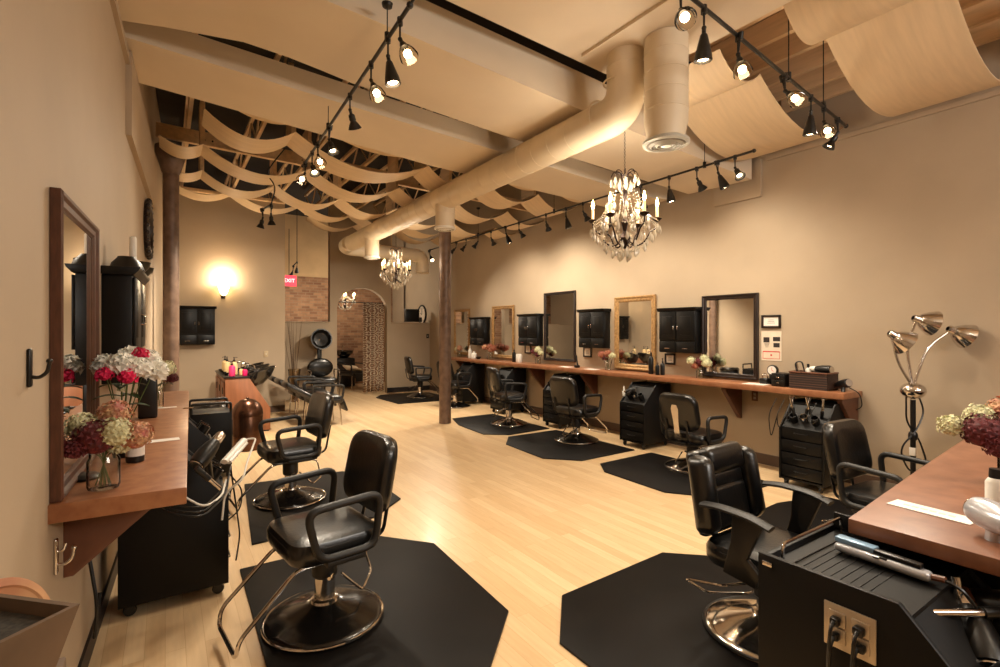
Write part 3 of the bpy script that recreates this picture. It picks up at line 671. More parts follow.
def styling_chair(label, loc, rz, seat=.50, back='plain', group=None, foot='hoop', base='dome', lever=True, armh=.205, spin=None, name='styling_chair'):
    """faces local +Y"""
    t = thing(name, label, 'chair', loc, rz, group)
    bm_ = 'dome' if base == 'dome' else 'chrome'
    MB().lathe([(.30, 0), (.305, .006), (.30, .018), (.285, .03), (.27, .034), (.24, .048), (.17, .072), (.10, .088), (.075, .1), (.0, .1)], seg=48).build('base', bm_, t)
    MB().torus((0, 0, .014), .302, .008, seg=48).build('base_rim', 'chrome' if base == 'dome' else 'rubber' if False else 'plastic', t)
    MB().lathe([(.075, .095), (.07, .112), (.052, .118), (.052, seat-.24)], seg=28).build('hydraulic_cylinder', 'chrome', t)
    MB().lathe([(.058, seat-.27), (.066, seat-.26), (.066, seat-.17), (.058, seat-.15), (.07, seat-.11)], seg=28).build('column_sleeve', 'plastic', t)
    b = MB(); b.box((0, 0, seat-.115), (.34, .38, .03), .008); b.box((0, -.18, seat-.1), (.12, .14, .03), .008); b.build('seat_plate', 'blackmetal', t)
    b = MB(); rpad(b, .51, .47, .125, .11, .04, (0, .01, seat-.045), flat=True, puff=.012)
    b.build('seat', 'vinyl', t)
    b = MB(); b.torus((0, .01, seat-.05), .01, .001)
    b.tube(fillet([(-.25, -.215, seat-.02), (-.25, .24, seat-.02), (.25, .24, seat-.02), (.25, -.215, seat-.02)], .11, closed=True), .0045, closed=True, seg=6); b.build('seat_piping', 'plastic', t)
    tilt = R(11)
    Bm = Matrix.Translation((0, -.235, seat+.055)) @ Matrix.Rotation(tilt, 4, 'X')
    def place(b): bmesh.ops.transform(b.b, matrix=Bm, verts=b.b.verts); return b
    if back in ('plain', 'stripe'):
        b = MB(); rpad(b, .48, .41, .09, .12, .032, (0, -.01, .195), puff=.006, taper=.04)
        for v in b.b.verts:                         # wrap the pad a little around the sitter
            v.co.y += .5*v.co.x**2; v.co.x *= 1
        place(b).build('backrest', 'vinyl', t)
        b = MB(); P_ = []
        b.tube(fillet([(-.205, .02, .03), (-.20, .02, .365), (.20, .02, .365), (.205, .02, .03)], .10, closed=True), .005, closed=True, seg=6)
        for v in b.b.verts: v.co.y += .012
        place(b).build('backrest_piping', 'plastic', t)
        if back == 'stripe':
            place(MB().prism([(-.032, -.10), (.032, -.10), (.032, .10), (.04, .18), (.045, .24), (.028, .29), (-.028, .29), (-.045, .24), (-.04, .18), (-.032, .10)], -.004, .004, mtx=Matrix.Translation((0, -.058, 0)) @ Matrix.Rotation(PI/2, 4, 'X'))).build('back_plate', 'chrome', t)['label'] = 'chrome back plate'
        for sx in (-1, 1):
            MB().tube(fillet([(sx*.13, -.14, seat-.1), (sx*.13, -.275, seat-.08), (sx*.13, -.32, seat+.16)], .05), .014, seg=8, flat=.6).build('back_bracket', 'plastic', t)
    elif back == 'barber':
        b = MB(); b.box((0, 0, .17), (.44, .07, .44), .03, seg=3); b.box((0, .04, .09), (.32, .06, .22), .028, seg=4); b.box((0, .045, .33), (.34, .09, .15), .042, seg=4); b.box((0, .035, .22), (.32, .05, .10), .022, seg=3)
        place(b).build('backrest', 'vinyl', t)
        for sx in (-1, 1):
            b = MB(); b.box((sx*.225, .035, .17), (.105, .13, .40), .05, seg=5)
            for v in b.b.verts:
                v.co.x -= sx*.16*max(0, v.co.z-.22)+sx*.10*max(0, .10-v.co.z); v.co.y += .04*math.sin(min(1, max(0, (v.co.z+.02)/.4))*PI)
            place(b).build('side_bolster', 'vinyl', t)
        MB().tube(fillet([(0, -.1, seat-.1), (0, -.29, seat-.08), (0, -.34, seat+.15)], .06), .03, seg=8, flat=.4).build('back_bracket', 'plastic', t)
    for sx in (-1, 1):
        if back == 'barber':
            b = MB(); P_ = [(sx*.30, -.17, seat+.215), (sx*.305, -.08, seat+.228), (sx*.305, .08, seat+.222), (sx*.30, .17, seat+.195)]
            b.tube(fillet(P_, .08), .036, seg=10, flat=.38, up=(0, 0, 1)); b.build('armrest', 'armpad', t)
            b = MB(); b.prism([(-.06, -.08), (.10, -.10), (.12, -.03), (.06, .02), (.14, .22), (-.01, .235), (-.02, .08)], -.016, .016, .006, mtx=Matrix.Translation((sx*.295, 0, seat)) @ Matrix.Rotation(PI/2, 4, 'Z') @ Matrix.Rotation(PI/2, 4, 'X')); b.build('arm_post', 'plastic', t)
        else:
            pts = [(sx*.285, .14, seat-.06), (sx*.29, .20, seat+armh-.02), (sx*.29, -.18, seat+armh), (sx*.285, -.15, seat-.06)]
            b = MB(); b.tube(fillet(pts, .07, closed=True, n=6), .0195, closed=True, seg=10); b.box((sx*.262, .0, seat-.09), (.06, .2, .03), .008)
            b.build('armrest', 'armpad', t)
    if foot == 'hoop':
        b = MB()
        P_ = [(-.17, .0, seat-.12), (-.17, .20, seat-.12), (-.175, .46, .14), (-.165, .47, .06), (.165, .47, .06), (.175, .46, .14), (.17, .20, seat-.12), (.17, .0, seat-.12)]
        b.tube(fillet(P_, .05, n=5), .0105, seg=8); b.build('footrest', 'chrome', t)
    elif foot == 'tee':
        b = MB(); b.tube(fillet([(-.0, .05, .18), (0, .3, .14), (0, .42, .13)], .05), .014, seg=8); b.tube([(-.17, .42, .135), (.17, .42, .135)], .012, seg=8); b.tube(fillet([(-.17, .42, .135), (-.2, .36, .25), (-.12, .2, .34)], .05), .008, seg=8); b.tube(fillet([(.17, .42, .135), (.2, .36, .25), (.12, .2, .34)], .05), .008, seg=8); b.build('footrest', 'chrome', t)
    if lever:
        b = MB(); b.tube(fillet([(.03, -.03, seat-.20), (.22, -.12, seat-.20), (.24, -.32, seat-.24), (.06, -.30, seat-.36), (-.12, -.16, seat-.36), (-.10, -.05, seat-.24)], .04, n=5), .007, seg=8); b.build('brake_lever', 'chrome', t)
        b = MB(); b.tube([(-.05, -.02, seat-.25), (-.11, .02, seat-.245)], .009, seg=8); b.build('lever_knob', 'chrome', t)
    return t
CG = 'black hydraulic styling chairs'
styling_chair('black vinyl styling chair in the left foreground, facing the left counter', (.71, 2.75, .014), R(97), .50, group=CG)
styling_chair('second black styling chair of the left row, farther back', (.95, 4.86, .014), R(95), .50, group=CG)
styling_chair('tall bolstered black salon chair on the octagonal mat, right foreground', (2.555, 1.36, .014), R(181), .45, back='barber', base='chrome', foot='tee', name='barber_chair')
styling_chair('black styling chair with loop arms beside the chrome heat lamp', (4.06, 1.34, .014), R(176), .44, group=CG, foot='tee')
styling_chair('black styling chair with a chrome stripe down its back', (4.92, 3.46, .014), R(-88), .41, back='stripe', group=CG, foot='tee', base='chrome')
styling_chair('black styling chair on the angular middle mat, back to the camera', (4.80, 5.24, .014), R(-84), .465, group=CG)
styling_chair('black styling chair just right of the column, turned sideways', (4.72, 6.78, .014), R(-104), .50, group=CG, base='chrome')
styling_chair('black styling chair half hidden behind the round column', (4.95, 9.05, .0), R(-80), .50, group=CG)
styling_chair('smallest farthest black styling chair below the rear partition', (4.95, 10.75, .014), R(-100), .50, group=CG)
# ================================================================ TROLLEYS
def trolley(label, loc, rz, w=.36, d=.5, h=.85, fore=False):
    """sloped service front at local +Y"""
    t = thing('salon_trolley', label, 'trolley', loc, rz, 'black rolling salon trolleys')
    z0 = .07; poly = [(-d/2, z0), (d/2, z0), (d/2, h-.26), (d/2-.24, h), (-d/2, h)]
    mt = Matrix.Rotation(PI/2, 4, 'Z') @ Matrix.Rotation(PI/2, 4, 'X')
    for sx in (-1, 1):
        MB().prism(poly, -.009, .009, .002, mtx=Matrix.Translation((sx*(w/2-.009), 0, 0)) @ mt).build('side_panel', 'cart', t)
    b = MB(); b.box((0, -d/2+.01, (z0+h)/2-.005), (w-.03, .018, h-z0-.01), .002); b.build('back_panel', 'cart', t)
    b = MB(); b.box((0, -.10, h-.035), (w-.036, d-.24, .014)); 
    for k in range(9): b.box((0, -.03-.025*k, h-.0275), (w-.06, .005, .003))
    b.build('top_tray', 'cart', t)
    MB().box((0, 0, z0+.01), (w-.036, d-.02, .018)).build('bottom_board', 'cart', t)
    for k in range(4):
        dr = MB().box((0, d/2-.012, z0+.09+k*.125), (w-.045, .018, .115), .003).build('drawer', 'cab', t)
        MB().tube(fillet([(-.06, d/2-.004, z0+.1+k*.125), (-.06, d/2+.02, z0+.1+k*.125), (.06, d/2+.02, z0+.1+k*.125), (.06, d/2-.004, z0+.1+k*.125)], .01), .004, seg=6).build('handle', 'plastic', dr)
    b = MB(); b.box((0, d/2-.13, h-.15), (w-.04, .3, .012), rot=(R(-47), 0, 0)); 
    b.build('sloped_holder_panel', 'cart', t)
    for k in range(3):
        b = MB(); b.lathe([(.038, 0), (.038, .09), (.033, .09), (.033, .005)], (-.1+.1*k, d/2-.10, h-.20), Matrix.Rotation(R(-35), 4, 'X'), seg=18, cap=False); b.build('tool_holster', 'chrome' if k == 1 else 'plastic', t)
    if fore: MB().box((-w/2+.03, -.11, h+.012), (.012, .34, .05), .003).build('raised_lip', 'cart', t)
    MB().tube(fillet([(w/2-.05, -d/2+.05, h-.03), (w/2-.05, -d/2+.05, h+.03), (-w/2+.05, -d/2+.05, h+.03), (-w/2+.05, -d/2+.05, h-.03)], .02), .005, seg=8).build('rail', 'chrome', t)
    for sx in (-1, 1):
        for sy in (-1, 1):
            b = MB(); b.lathe([(.028, -.011), (.032, 0), (.028, .011)], (sx*(w/2-.05), sy*(d/2-.05), .032), Matrix.Rotation(PI/2, 4, 'Y'), seg=16); b.box((sx*(w/2-.05), sy*(d/2-.05), .062), (.04, .04, .02), .003); b.build('caster', 'plastic', t)
    return t
def hair_dryer(label, loc, rot, s=1., body='plastic', nozzle='chrome', name='hair_dryer'):
    t = thing(name, label, 'hair dryer', loc); t.rotation_euler = rot
    MB().lathe([(.018, -.09), (.04, -.085), (.045, -.06), (.044, 0), (.036, .05), (.028, .07), (.026, .075)], mtx=Matrix.Rotation(PI/2, 4, 'Y'), seg=22).build('barrel', body, t)
    MB().lathe([(.027, .07), (.028, .09), (.022, .13), (.018, .13)], mtx=Matrix.Rotation(PI/2, 4, 'Y'), seg=18, cap=False).build('nozzle', nozzle, t)
    MB().tube(fillet([(-.02, 0, -.03), (-.03, 0, -.1), (-.05, 0, -.16)], .03), .018, seg=12, flat=1.25).build('handle', body, t)
    MB().lathe([(.036, 0), (.036, .004), (.0, .004)], (-.094, 0, 0), Matrix.Rotation(PI/2, 4, 'Y'), seg=18).build('intake_grille', 'chrome', t)
    return t
def cord(label, pts, r=.0045, m='plastic', name='power_cord', rr=.08, parent=None):
    from mathutils import Euler
    mi = (Matrix.Translation(parent.location) @ Euler(parent.rotation_euler).to_matrix().to_4x4()).inverted()
    o = MB().tube([mi @ v for v in fillet([Vector(p) for p in pts], rr, n=6)], r, seg=6).build(name, m, parent)
    if m == 'white': o['label'] = 'white cord'
    return o
def curling_iron(label, p, q, col='plastic', name='curling_iron'):
    p, q = Vector(p), Vector(q); t = thing(name, label, 'curling iron', p); d = q-p
    MB().tube([(0, 0, 0), d*.5], .015, seg=12).build('handle', col, t)
    MB().tube([d*.5, d*.98], .011, seg=12).build('barrel', 'chrome', t)
    return t
# left trolley
LT = trolley('black trolley with cords and dryers below the near left counter', (.05, 3.52, 0), R(-90), w=.38, d=.52, h=.86)
trolley('black trolley below the far end of the left counter', (.12, 5.20, 0), R(-90), w=.38, d=.46, h=.84)
# foreground right trolley with outlets
ft = trolley('black trolley with steel outlet plate in the right foreground', (1.79, .55, 0), R(180), w=.50, d=.60, h=.86, fore=True)
OP = atX(850, 631, 1.54); oy = -(OP.y-.55); oz = OP.z
pl_ = MB().box((.254, oy, oz), (.006, .125, .120), .004).build('outlet_plate', 'steel', ft); pl_['label'] = 'brushed steel double outlet plate'
for sy in (-1, 1):
    for sz in (-1, 1):
        MB().box((.2585, oy+sy*.028, oz+sz*.022), (.005, .042, .041), .010, seg=3).build('receptacle', 'steel', pl_)
for (sy, sz, w_, lab_) in ((-.028, .022, .028, 'upper left'), (-.028, -.020, .022, 'lower left'), (.028, .022, .032, 'upper right'), (.028, -.022, .036, 'lower right')):
    px_ = MB(); yy = oy+sy; z = oz+sz
    px_.box((.270, yy, z-.002), (.022, w_*.85, .022), .006); px_.tube(fillet([(.280, yy, z), (.300, yy, z-.02), (.298, yy-.006, z-.10), (.28, yy-.01, .30), (.285, yy+.03, .1), (.285, yy+.03, .02)], .03), .0045, seg=6)
    o = px_.build('plug', 'plastic'); o.location = ft.location; o.rotation_euler = ft.rotation_euler
    tag(o, 'black plug in the %s socket of the steel plate' % lab_, 'plug', 'plugs in the steel outlet plate')
MB().box((.254, -.27, .835), (.004, .03, .014), .003).build('latch', 'chrome', ft)
# right wall trolleys
for (x, y, lab, h) in ((5.42, 2.42, 'black trolley crammed with tools under the near end of the right counter', .84), (5.42, 4.55, 'black trolley with sloped top beside the striped-back chair', .84), (5.42, 6.22, 'black trolley behind the chair on the angular middle mat', .84),
                       (5.44, 7.85, 'black trolley behind the chair right of the column', .84), (5.42, 9.3, 'black trolley at the far end of the right counter', .84)):
    q_ = trolley(lab, (x, y, 0), R(90), w=.42, d=.54, h=h)
    if y < 2.5: CT = q_
# ================================================================ COUNTERS
# left counter: follows the left wall
yl0, yl1 = 2.29, 5.95
b = MB(); b.prism([(lw(yl0)+.002, yl0), (.068, yl0-.02), (.20, yl1), (lw(yl1)+.002, yl1)], .885, .95, .003)
tag(b.build('wall_counter', 'counter'), 'rust laminate counter along the left wall under the flowers', 'counter')
def bracket(label, x0, y, x1, ztop, zlow, th, loc_=None, m='bracket'):
    b = MB(); b.prism([(x0, ztop), (x1, ztop), (x1, ztop-.03), (x0+(.03 if x1 > x0 else -.03), zlow), (x0, zlow)], -th/2, th/2, .003, mtx=Matrix.Rotation(PI/2, 4, 'X'))
    for v in b.b.verts: v.co.x -= x0
    tag(b.build('shelf_console', m, loc=(x0, y, 0)), label, 'bracket', 'triangular counter brackets')
bracket('triangular brown bracket under the near end of the left counter', lw(2.55)+.002, 2.55, .0, .884, .60, .04)
bracket('triangular brown bracket under the far end of the left counter', lw(5.6)+.002, 5.6, .1, .884, .60, .04)
# right counter
yr0 = 2.14; yr1 = 10.3
o = MB().box((RW-.21, (yr0+yr1)/2, .92), (.416, yr1-yr0, .06), .004).build('wall_counter', 'counterR'); tag(o, 'long rust laminate counter running under the right wall mirrors', 'counter')
for y, lab in ((2.2, 'brown bracket at the near end of the right counter'), (3.42, 'brown bracket under the right counter beside the espresso mirror'), (5.85, 'brown bracket under the right counter past the gold mirror'), (7.2, 'brown bracket under the right counter below the second cabinet'), (9.9, 'brown bracket at the far end of the right counter')):
    bracket(lab, RW-.002, y, RW-.36, .889, .50, .05)
# right foreground desk
dp = [at(848, 519, .93), at(965, 440, .93)]
b = MB(); P4 = [(1.88, .735), (2.8, .82), (3.78, .90), (RW-.01, 1.03), (RW-.01, .1), (1.88, -.02)]
b.prism(P4, .882, .93, .003); tag(b.build('desk_counter', 'desk'), 'deep rust laminate counter jutting in from the right foreground', 'counter')
b = MB(); b.box((3.96, .36, .44), (3.60, .50, .88), .004); tag(b.build('under_counter_fill', 'cart'), 'black box added to darken the space beneath the right foreground counter', 'cabinet')  # added box that keeps the space under the counter dark
# ================================================================ MIRRORS, CABINETS ON WALLS
def wall_mirror(label, x, y0, y1, z0, z1, fw, m, side, lean=0., pm=None):
    """side=+1: on right wall facing -X ; -1: on left wall facing +X (rotated)"""
    w = abs(y1-y0); h = z1-z0
    t = thing('wall_mirror', label, 'mirror', (x, (y0+y1)/2, z0), 0 if side > 0 else math.atan(-LWK), 'framed salon mirrors')
    s = -side
    b = MB(); 
    for k, (o_, d_, i_) in enumerate(((0, .03, 1.), (fw*.28, .022+.012, .5),)):
        pass
    prof = [(0, .0), (0, .030), (fw*.12, .036), (fw*.3, .034), (fw*.45, .024), (fw*.8, .022), (fw*.9, .016), (fw, .012), (fw, 0)]
    loops = []
    for (inn, dep) in prof:
        loops.append([b.b.verts.new((s*dep, sy*(w/2-inn), zz)) for sy, zz in ((-1, inn), (1, inn), (1, h-inn), (-1, h-inn))])
    for A, B in zip(loops, loops[1:]):
        for k in range(4): b.b.faces.new((A[k], A[(k+1) % 4], B[(k+1) % 4], B[k]))
    b.build('frame', m, t, smooth=False)
    MB().box((s*.008, 0, h/2), (.006, w-fw*2+.01, h-fw*2+.01)).build('mirror_glass', 'mirror', t, smooth=False)
    return t
wx = RW-.002
def mir(label, px0, px1, ztop, zbot, fw, m):
    y1 = atX(px0, 300, wx).y; y0 = atX(px1, 300, wx).y
    return wall_mirror(label, wx, y0, y1, zbot, ztop, fw, m, 1)
mir('small dull-framed mirror farthest down the right wall', 455, 470, 2.06, 1.0, .06, 'frame_gold')
mir('worn wood framed mirror, second from the far end of the right wall', 493, 514.5, 2.07, .99, .07, 'frame_gold')
mir('tallest mirror on the right wall, thin dark frame', 545, 576, 2.24, 1.02, .045, 'frame_black')
mir('gold framed mirror on the right wall', 615.5, 656.5, 2.07, .97, .085, 'frame_gold')
mir('espresso framed mirror nearest on the right wall', 703, 759, 2.0, .97, .06, 'frame_black')
t = wall_mirror('large walnut framed mirror leaning over the left counter', lw(2.72)+.004, 2.31, 3.12, .952, 2.05, .058, 'frame_brown', -1)
def cabinet(label, y0, y1, z0, z1, place, depth=.19, onwall=True):
    """local: back at x=0, front toward +X, width along y"""
    w = abs(y1-y0)
    loc, rz = place
    t = thing('wall_cabinet', label, 'cabinet', loc, rz, 'black wall cabinets')
    h = z1-z0
    MB().box((depth/2, 0, h/2), (depth, w, h), .003).build('body', 'cab', t)
    b = MB(); b.prism([(0, 0), (depth+.01, 0), (depth+.035, .03), (depth+.04, .045), (0, .045)], -w/2-.025, w/2+.025, .002, mtx=Matrix.Translation((0, 0, h)) @ Matrix.Rotation(PI/2, 4, 'X')); b.build('crown', 'cab', t)
    for s in (-1, 1):
        d_ = MB(); dz = h*.30
        yc = s*w/4; ww = w/2-.012; d_.box((depth+.008, yc, dz/2+h/2), (.016, ww, h-dz-.02), .003)
        d_.box((depth+.014, yc, dz/2+h/2), (.012, ww-.10, h-dz-.14), .005)
        dr = d_.build('door', 'cab', t)
        MB().tube(fillet([(depth+.016, s*.03, h*.55), (depth+.038, s*.03, h*.56), (depth+.038, s*.03, h*.64), (depth+.016, s*.03, h*.65)], .01), .005, seg=7).build('handle', 'chrome', dr)
        dw = MB().box((depth+.008, yc, dz/2-.005), (.016, ww, dz-.03), .003).build('drawer', 'cab', t)
        MB().tube([(depth+.022, yc-.04, dz*.35), (depth+.022, yc+.04, dz*.35)], .004, seg=7).build('handle', 'chrome', dw)
    return t
for (a, c, z0, z1, lab) in ((469, 488, 1.27, 1.84, 'black wall cabinet farthest down the right wall'), (517, 541, 1.30, 1.86, 'black wall cabinet between the worn wood mirror and the tallest mirror'),
                            (577, 608, 1.31, 1.89, 'black wall cabinet between the tallest mirror and the gold mirror'), (657, 699.5, 1.29, 1.85, 'black wall cabinet between the gold and espresso mirrors')):
    y1 = atX(a, 300, RW-.17).y-.02; y0 = atX(c, 300, RW-.05).y
    z0 -= .03; z1 -= .035
    cabinet(lab, y0, y1, z0, z1, ((RW-.002, (y0+y1)/2, z0), PI), depth=.14)
yc = 3.80; cabinet('black wall cabinet topped with bowls on the left wall', 3.46, 4.14, 1.26, 1.86, ((lw(yc)+.003, yc, 1.26), math.atan(-LWK)), depth=.135)
p0, p1 = atY(178, 345, YS-.15), atY(215, 309, YS-.15)
cabinet('black wall cabinet on the rear wall left of the sconce', p0.x, p1.x, p0.z, p1.z, (((p0.x+p1.x)/2, YS-.002, p0.z), -PI/2), depth=.16)
# small frames on the right wall
def picture(label, pxc, pyc, w, h, m='frame_black', face='paper'):
    p = atX(pxc, pyc, RW-.01)
    t = thing('picture_frame', label, 'picture frame', (RW-.002, p.y, p.z-h/2), 0, 'small framed certificates')
    b = MB()
    for (dy, dz, ww, hh) in ((0, h-.012, w, .024), (0, .012, w, .024), (-w/2+.012, h/2, .024, h), (w/2-.012, h/2, .024, h)): b.box((-.009, dy, dz), (.018, ww, hh), .003)
    b.build('frame', m, t); MB().box((-.005, 0, h/2), (.004, w-.04, h-.04)).build('mount', face, t)
    b = MB()
    for k in range(3): b.box((-.0078, 0, h*(.38+.12*k)), (.001, w*(.4-.06*k), .004))
    b.build('print', 'ink', t); return t
picture('black framed certificate beside the espresso mirror', 771, 321.5, .22, .15)
picture('small dark frame below the cabinet next to the gold mirror', 670, 359, .17, .15, face='ink' if False else 'card')
picture('small dark frame below the cabinet by the tallest mirror', 587.5, 352, .19, .17, face='card')
picture('small dark frame below the second cabinet of the right wall', 528, 349, .2, .17, face='card')
# flyers
p = atX(771, 346, RW-.01); t = thing('pinned_flyer', 'pinned cream flyers with red box under the black certificate', 'flyer', (RW-.001, p.y, p.z-.17))
MB().box((-.002, 0, .17), (.003, .23, .34)).build('sheet', 'card', t)
for (dy, dz, ww, hh) in ((.055, .24, .07, .06), (-.06, .25, .08, .05), (-.06, .18, .07, .05)): MB().box((-.0042, dy, dz), (.001, ww, hh)).build('printed_picture', 'ink', t)
b = MB()
for k in range(4): b.box((-.0042, .05, .20-.014*k), (.001, .06-.008*k, .004))
b.build('print', 'ink', t)
b = MB()
for (dy, dz, ww, hh) in ((0, .105, .19, .012), (0, .025, .19, .005), (-.095, .065, .005, .085), (.095, .065, .005, .085), (0, .065, .02, .02)): b.box((-.0046, dy, dz), (.001, ww, hh))
b.build('red_box', 'redink', t)
def wall_plate(label, loc, rz, m='ivory', kind='outlet'):
    t = thing('wall_outlet' if kind == 'outlet' else 'light_switch', label, 'outlet' if kind == 'outlet' else 'switch', loc, rz)
    MB().box((0, 0, 0), (.006, .075, .115), .003).build('plate', m, t)
    b = MB()
    if kind == 'outlet':
        for s in (-1, 1): b.box((.004, 0, s*.022), (.004, .03, .03), .006)
        b.build('receptacle', 'outletface', t)
    else: b.box((.005, 0, 0), (.006, .012, .028), .002); b.build('toggle', 'white', t)
p = atX(622, 403, RW); wall_plate('ivory outlet under the right counter by the sloped trolley', (RW-.004, p.y, p.z), PI)
p = atX(755, 396, RW); wall_plate('brown outlet under the right counter near its bracket', (RW-.004, p.y, p.z), PI, 'bracket')
p = atY(266, 354, YS); wall_plate('ivory switch on the rear wall right of the sconce', (p.x, YS-.004, p.z), -PI/2, kind='switch')
p = atX(438, 336, RW); 
# thermostat on the rear partition
p = atY(437, 336, YR); wall_plate('small dark switch on the rear partition beside the column', (min(p.x, RW-.06), YR-.004, p.z), -PI/2, 'plastic', kind='switch')
# ---------------------------------------------------------------- left wall hooks, round frame
def hook(label, px, pz_y, m, s=1., dbl=False):
    r = ray(px, pz_y); tt = (LW0)/(r[0]-LWK*r[1]); y = r[1]*tt; z = CH+r[2]*tt
    t = thing('wall_hook', label, 'hook', (lw(y)+.002, y, z), math.atan(-LWK))
    MB().box((.006, 0, 0), (.012, .032*s, .15*s), .0058, seg=4).build('back_plate', m, t)
    MB().tube(fillet([(.01, 0, -.035*s), (.035*s, 0, -.04*s), (.06*s, 0, -.02*s), (.066*s, 0, .02*s)], .03*s), .007*s, seg=10).build('prong', m, t)
    if dbl: MB().tube(fillet([(.01, 0, .02*s), (.03*s, 0, .02*s), (.04*s, 0, .05*s)], .02*s), .005*s, seg=8).build('prong', m, t)
    MB().ball((.066*s, 0, .025*s), .011*s, 10).build('knob', m, t)
hook('black iron coat hook on the left wall beside the mirror', 26, 368, 'plastic', .78)
hook('small chrome double hook low on the left wall', 53, 557, 'chrome', .85, True)
yk = 6.43
t = thing('round_mirror', 'round dark ornate framed mirror high on the left wall', 'mirror', (lw(yk)+.003, yk, 2.62), math.atan(-LWK))
RY = Matrix.Rotation(PI/2, 4, 'Y')
b = MB(); b.lathe([(.30, 0), (.31, .03), (.28, .05), (.25, .035), (.22, .05), (.20, .02), (.20, 0)], mtx=RY, seg=40, cap=False)
for k in range(24): a = 2*PI*k/24; b.ball((.03, .295*math.cos(a), .295*math.sin(a)), .026, 8)
b.build('frame', 'frame_black', t); MB().lathe([(.2, .012), (.2, .016)], mtx=RY, seg=36).build('mirror_glass', 'mirror', t)
# ================================================================ FLOWERS
def bloom(b_, c, r, n=90, ps=.016, flat=.25):
    for i in range(n):
        z = 1-2*(i+.5)/n
        if z < -.55: continue
        a = i*2.39996; q = math.sqrt(1-z*z); d = Vector((q*math.cos(a), q*math.sin(a), z)); p = Vector(c)+d*r*random.uniform(.82, 1.06)
        u = d.orthogonal().normalized(); v = d.cross(u); an = random.random()*6; u2 = u*math.cos(an)+v*math.sin(an); v2 = d.cross(u2)
        s_ = ps*random.uniform(.7, 1.2); lift = d*s_*.5
        f = [b_.b.verts.new(p-u2*s_*.15), b_.b.verts.new(p+v2*s_*.6+lift*.6), b_.b.verts.new(p+u2*s_+lift), b_.b.verts.new(p-v2*s_*.6+lift*.6)]
        b_.b.faces.new(f); g_ = [b_.b.verts.new(p+v2*s_*.15), b_.b.verts.new(p+u2*s_*.6+lift*.9), b_.b.verts.new(p-v2*s_*.9+lift), b_.b.verts.new(p-u2*s_*.6+lift*.6)]
        b_.b.faces.new(g_)
    tt = bmesh.new(); bmesh.ops.create_icosphere(tt, subdivisions=2, radius=r*.86); b_._merge(tt, Matrix.Translation(c))
def daisy(b_, c, r, d, n=34):
    d = Vector(d).normalized(); u = d.orthogonal().normalized(); v = d.cross(u)
    for ring_, (rr, lift, m_) in enumerate(((1., .12, n), (.75, .35, n-8), (.45, .5, n-16))):
        for k in range(m_):
            a = 2*PI*k/m_+ring_*.2; e = u*math.cos(a)+v*math.sin(a); s_ = v*math.cos(a)-u*math.sin(a)
            p = Vector(c); w_ = r*.10; tip = p+e*r*rr*random.uniform(.85, 1.1)+d*r*lift
            b_.b.faces.new([b_.b.verts.new(p), b_.b.verts.new(p+e*r*rr*.5-s_*w_+d*r*lift*.4), b_.b.verts.new(tip), b_.b.verts.new(p+e*r*rr*.5+s_*w_+d*r*lift*.4)])
def bouquet(label, loc, blooms, vase='jar', vh=.13, vr=.05, leaves=4, name='flower_vase', rz=0., spread=1., group=None, ps=.014, lz=0.):
    t = thing(name, label, 'flowers', loc, rz, group)
    if vase == 'jar':
        MB().lathe([(0, .002), (vr*.92, .004), (vr, .015), (vr, vh*.78), (vr*.86, vh*.88), (vr*.86, vh), (vr*.8, vh), (vr*.8, vh*.88), (vr*.93, vh*.76), (vr*.93, .02), (0, .012)], seg=28, cap=False).build('glass_jar', 'glass', t)
    elif vase == 'dark':
        MB().lathe([(0, 0), (vr*.8, .002), (vr, vh*.4), (vr*.9, vh*.9), (vr, vh), (vr*.92, vh), (vr*.82, vh*.85)], seg=24, cap=False).build('vase', 'plastic', t)
    elif vase == 'tall':
        MB().lathe([(0, .002), (vr*.7, .004), (vr*.6, .03), (vr, vh), (vr*.94, vh), (vr*.55, .035)], seg=24, cap=False).build('glass_vase', 'glass', t)
    st = MB()
    for (kind, c, r, m_) in blooms:
        st.tube(fillet([(-c[0]*.25, -c[1]*.25, .015), (c[0]*.15, c[1]*.15, vh), (c[0]*.9, c[1]*.9, c[2]-r*.3)], .05), .0025, seg=5)
    st.build('stems', 'stem', t)
    for (kind, c, r, m_) in blooms:
        b_ = MB()
        if kind == 'ball': bloom(b_, c, r, n=int(70+r*900), ps=ps)
        elif kind == 'mum': bloom(b_, c, r*.95, n=70, ps=.026)
        elif kind == 'daisy': daisy(b_, c, r, (c[0]*2+.25, c[1]*2-.35, .5))
        else: bloom(b_, c, r, n=40, ps=r*.5)
        b_.build('bloom', m_, t, smooth=False)
    if leaves:
        for k in range(leaves):
            a = 2*PI*k/leaves+.5; d = Vector((math.cos(a), math.sin(a), .4)); b_ = MB(); L_ = .11*spread; p = Vector((0, 0, vh+.03+lz*(1-.3*(k % 3)))); s_ = Vector((-math.sin(a), math.cos(a), 0))
            rows = []
            for q in range(6):
                tt = q/5; w_ = .028*spread*math.sin(PI*min(.98, tt*.95+.03)); cc = p+d*L_*tt-Vector((0, 0, .05*tt*tt))
                rows.append([b_.b.verts.new(cc-s_*w_), b_.b.verts.new(cc-Vector((0, 0, .005))), b_.b.verts.new(cc+s_*w_)])
            for A, B in zip(rows, rows[1:]):
                for j in range(2): b_.b.faces.new((A[j], A[j+1], B[j+1], B[j]))
            b_.build('leaf', 'leaf', t)
    return t
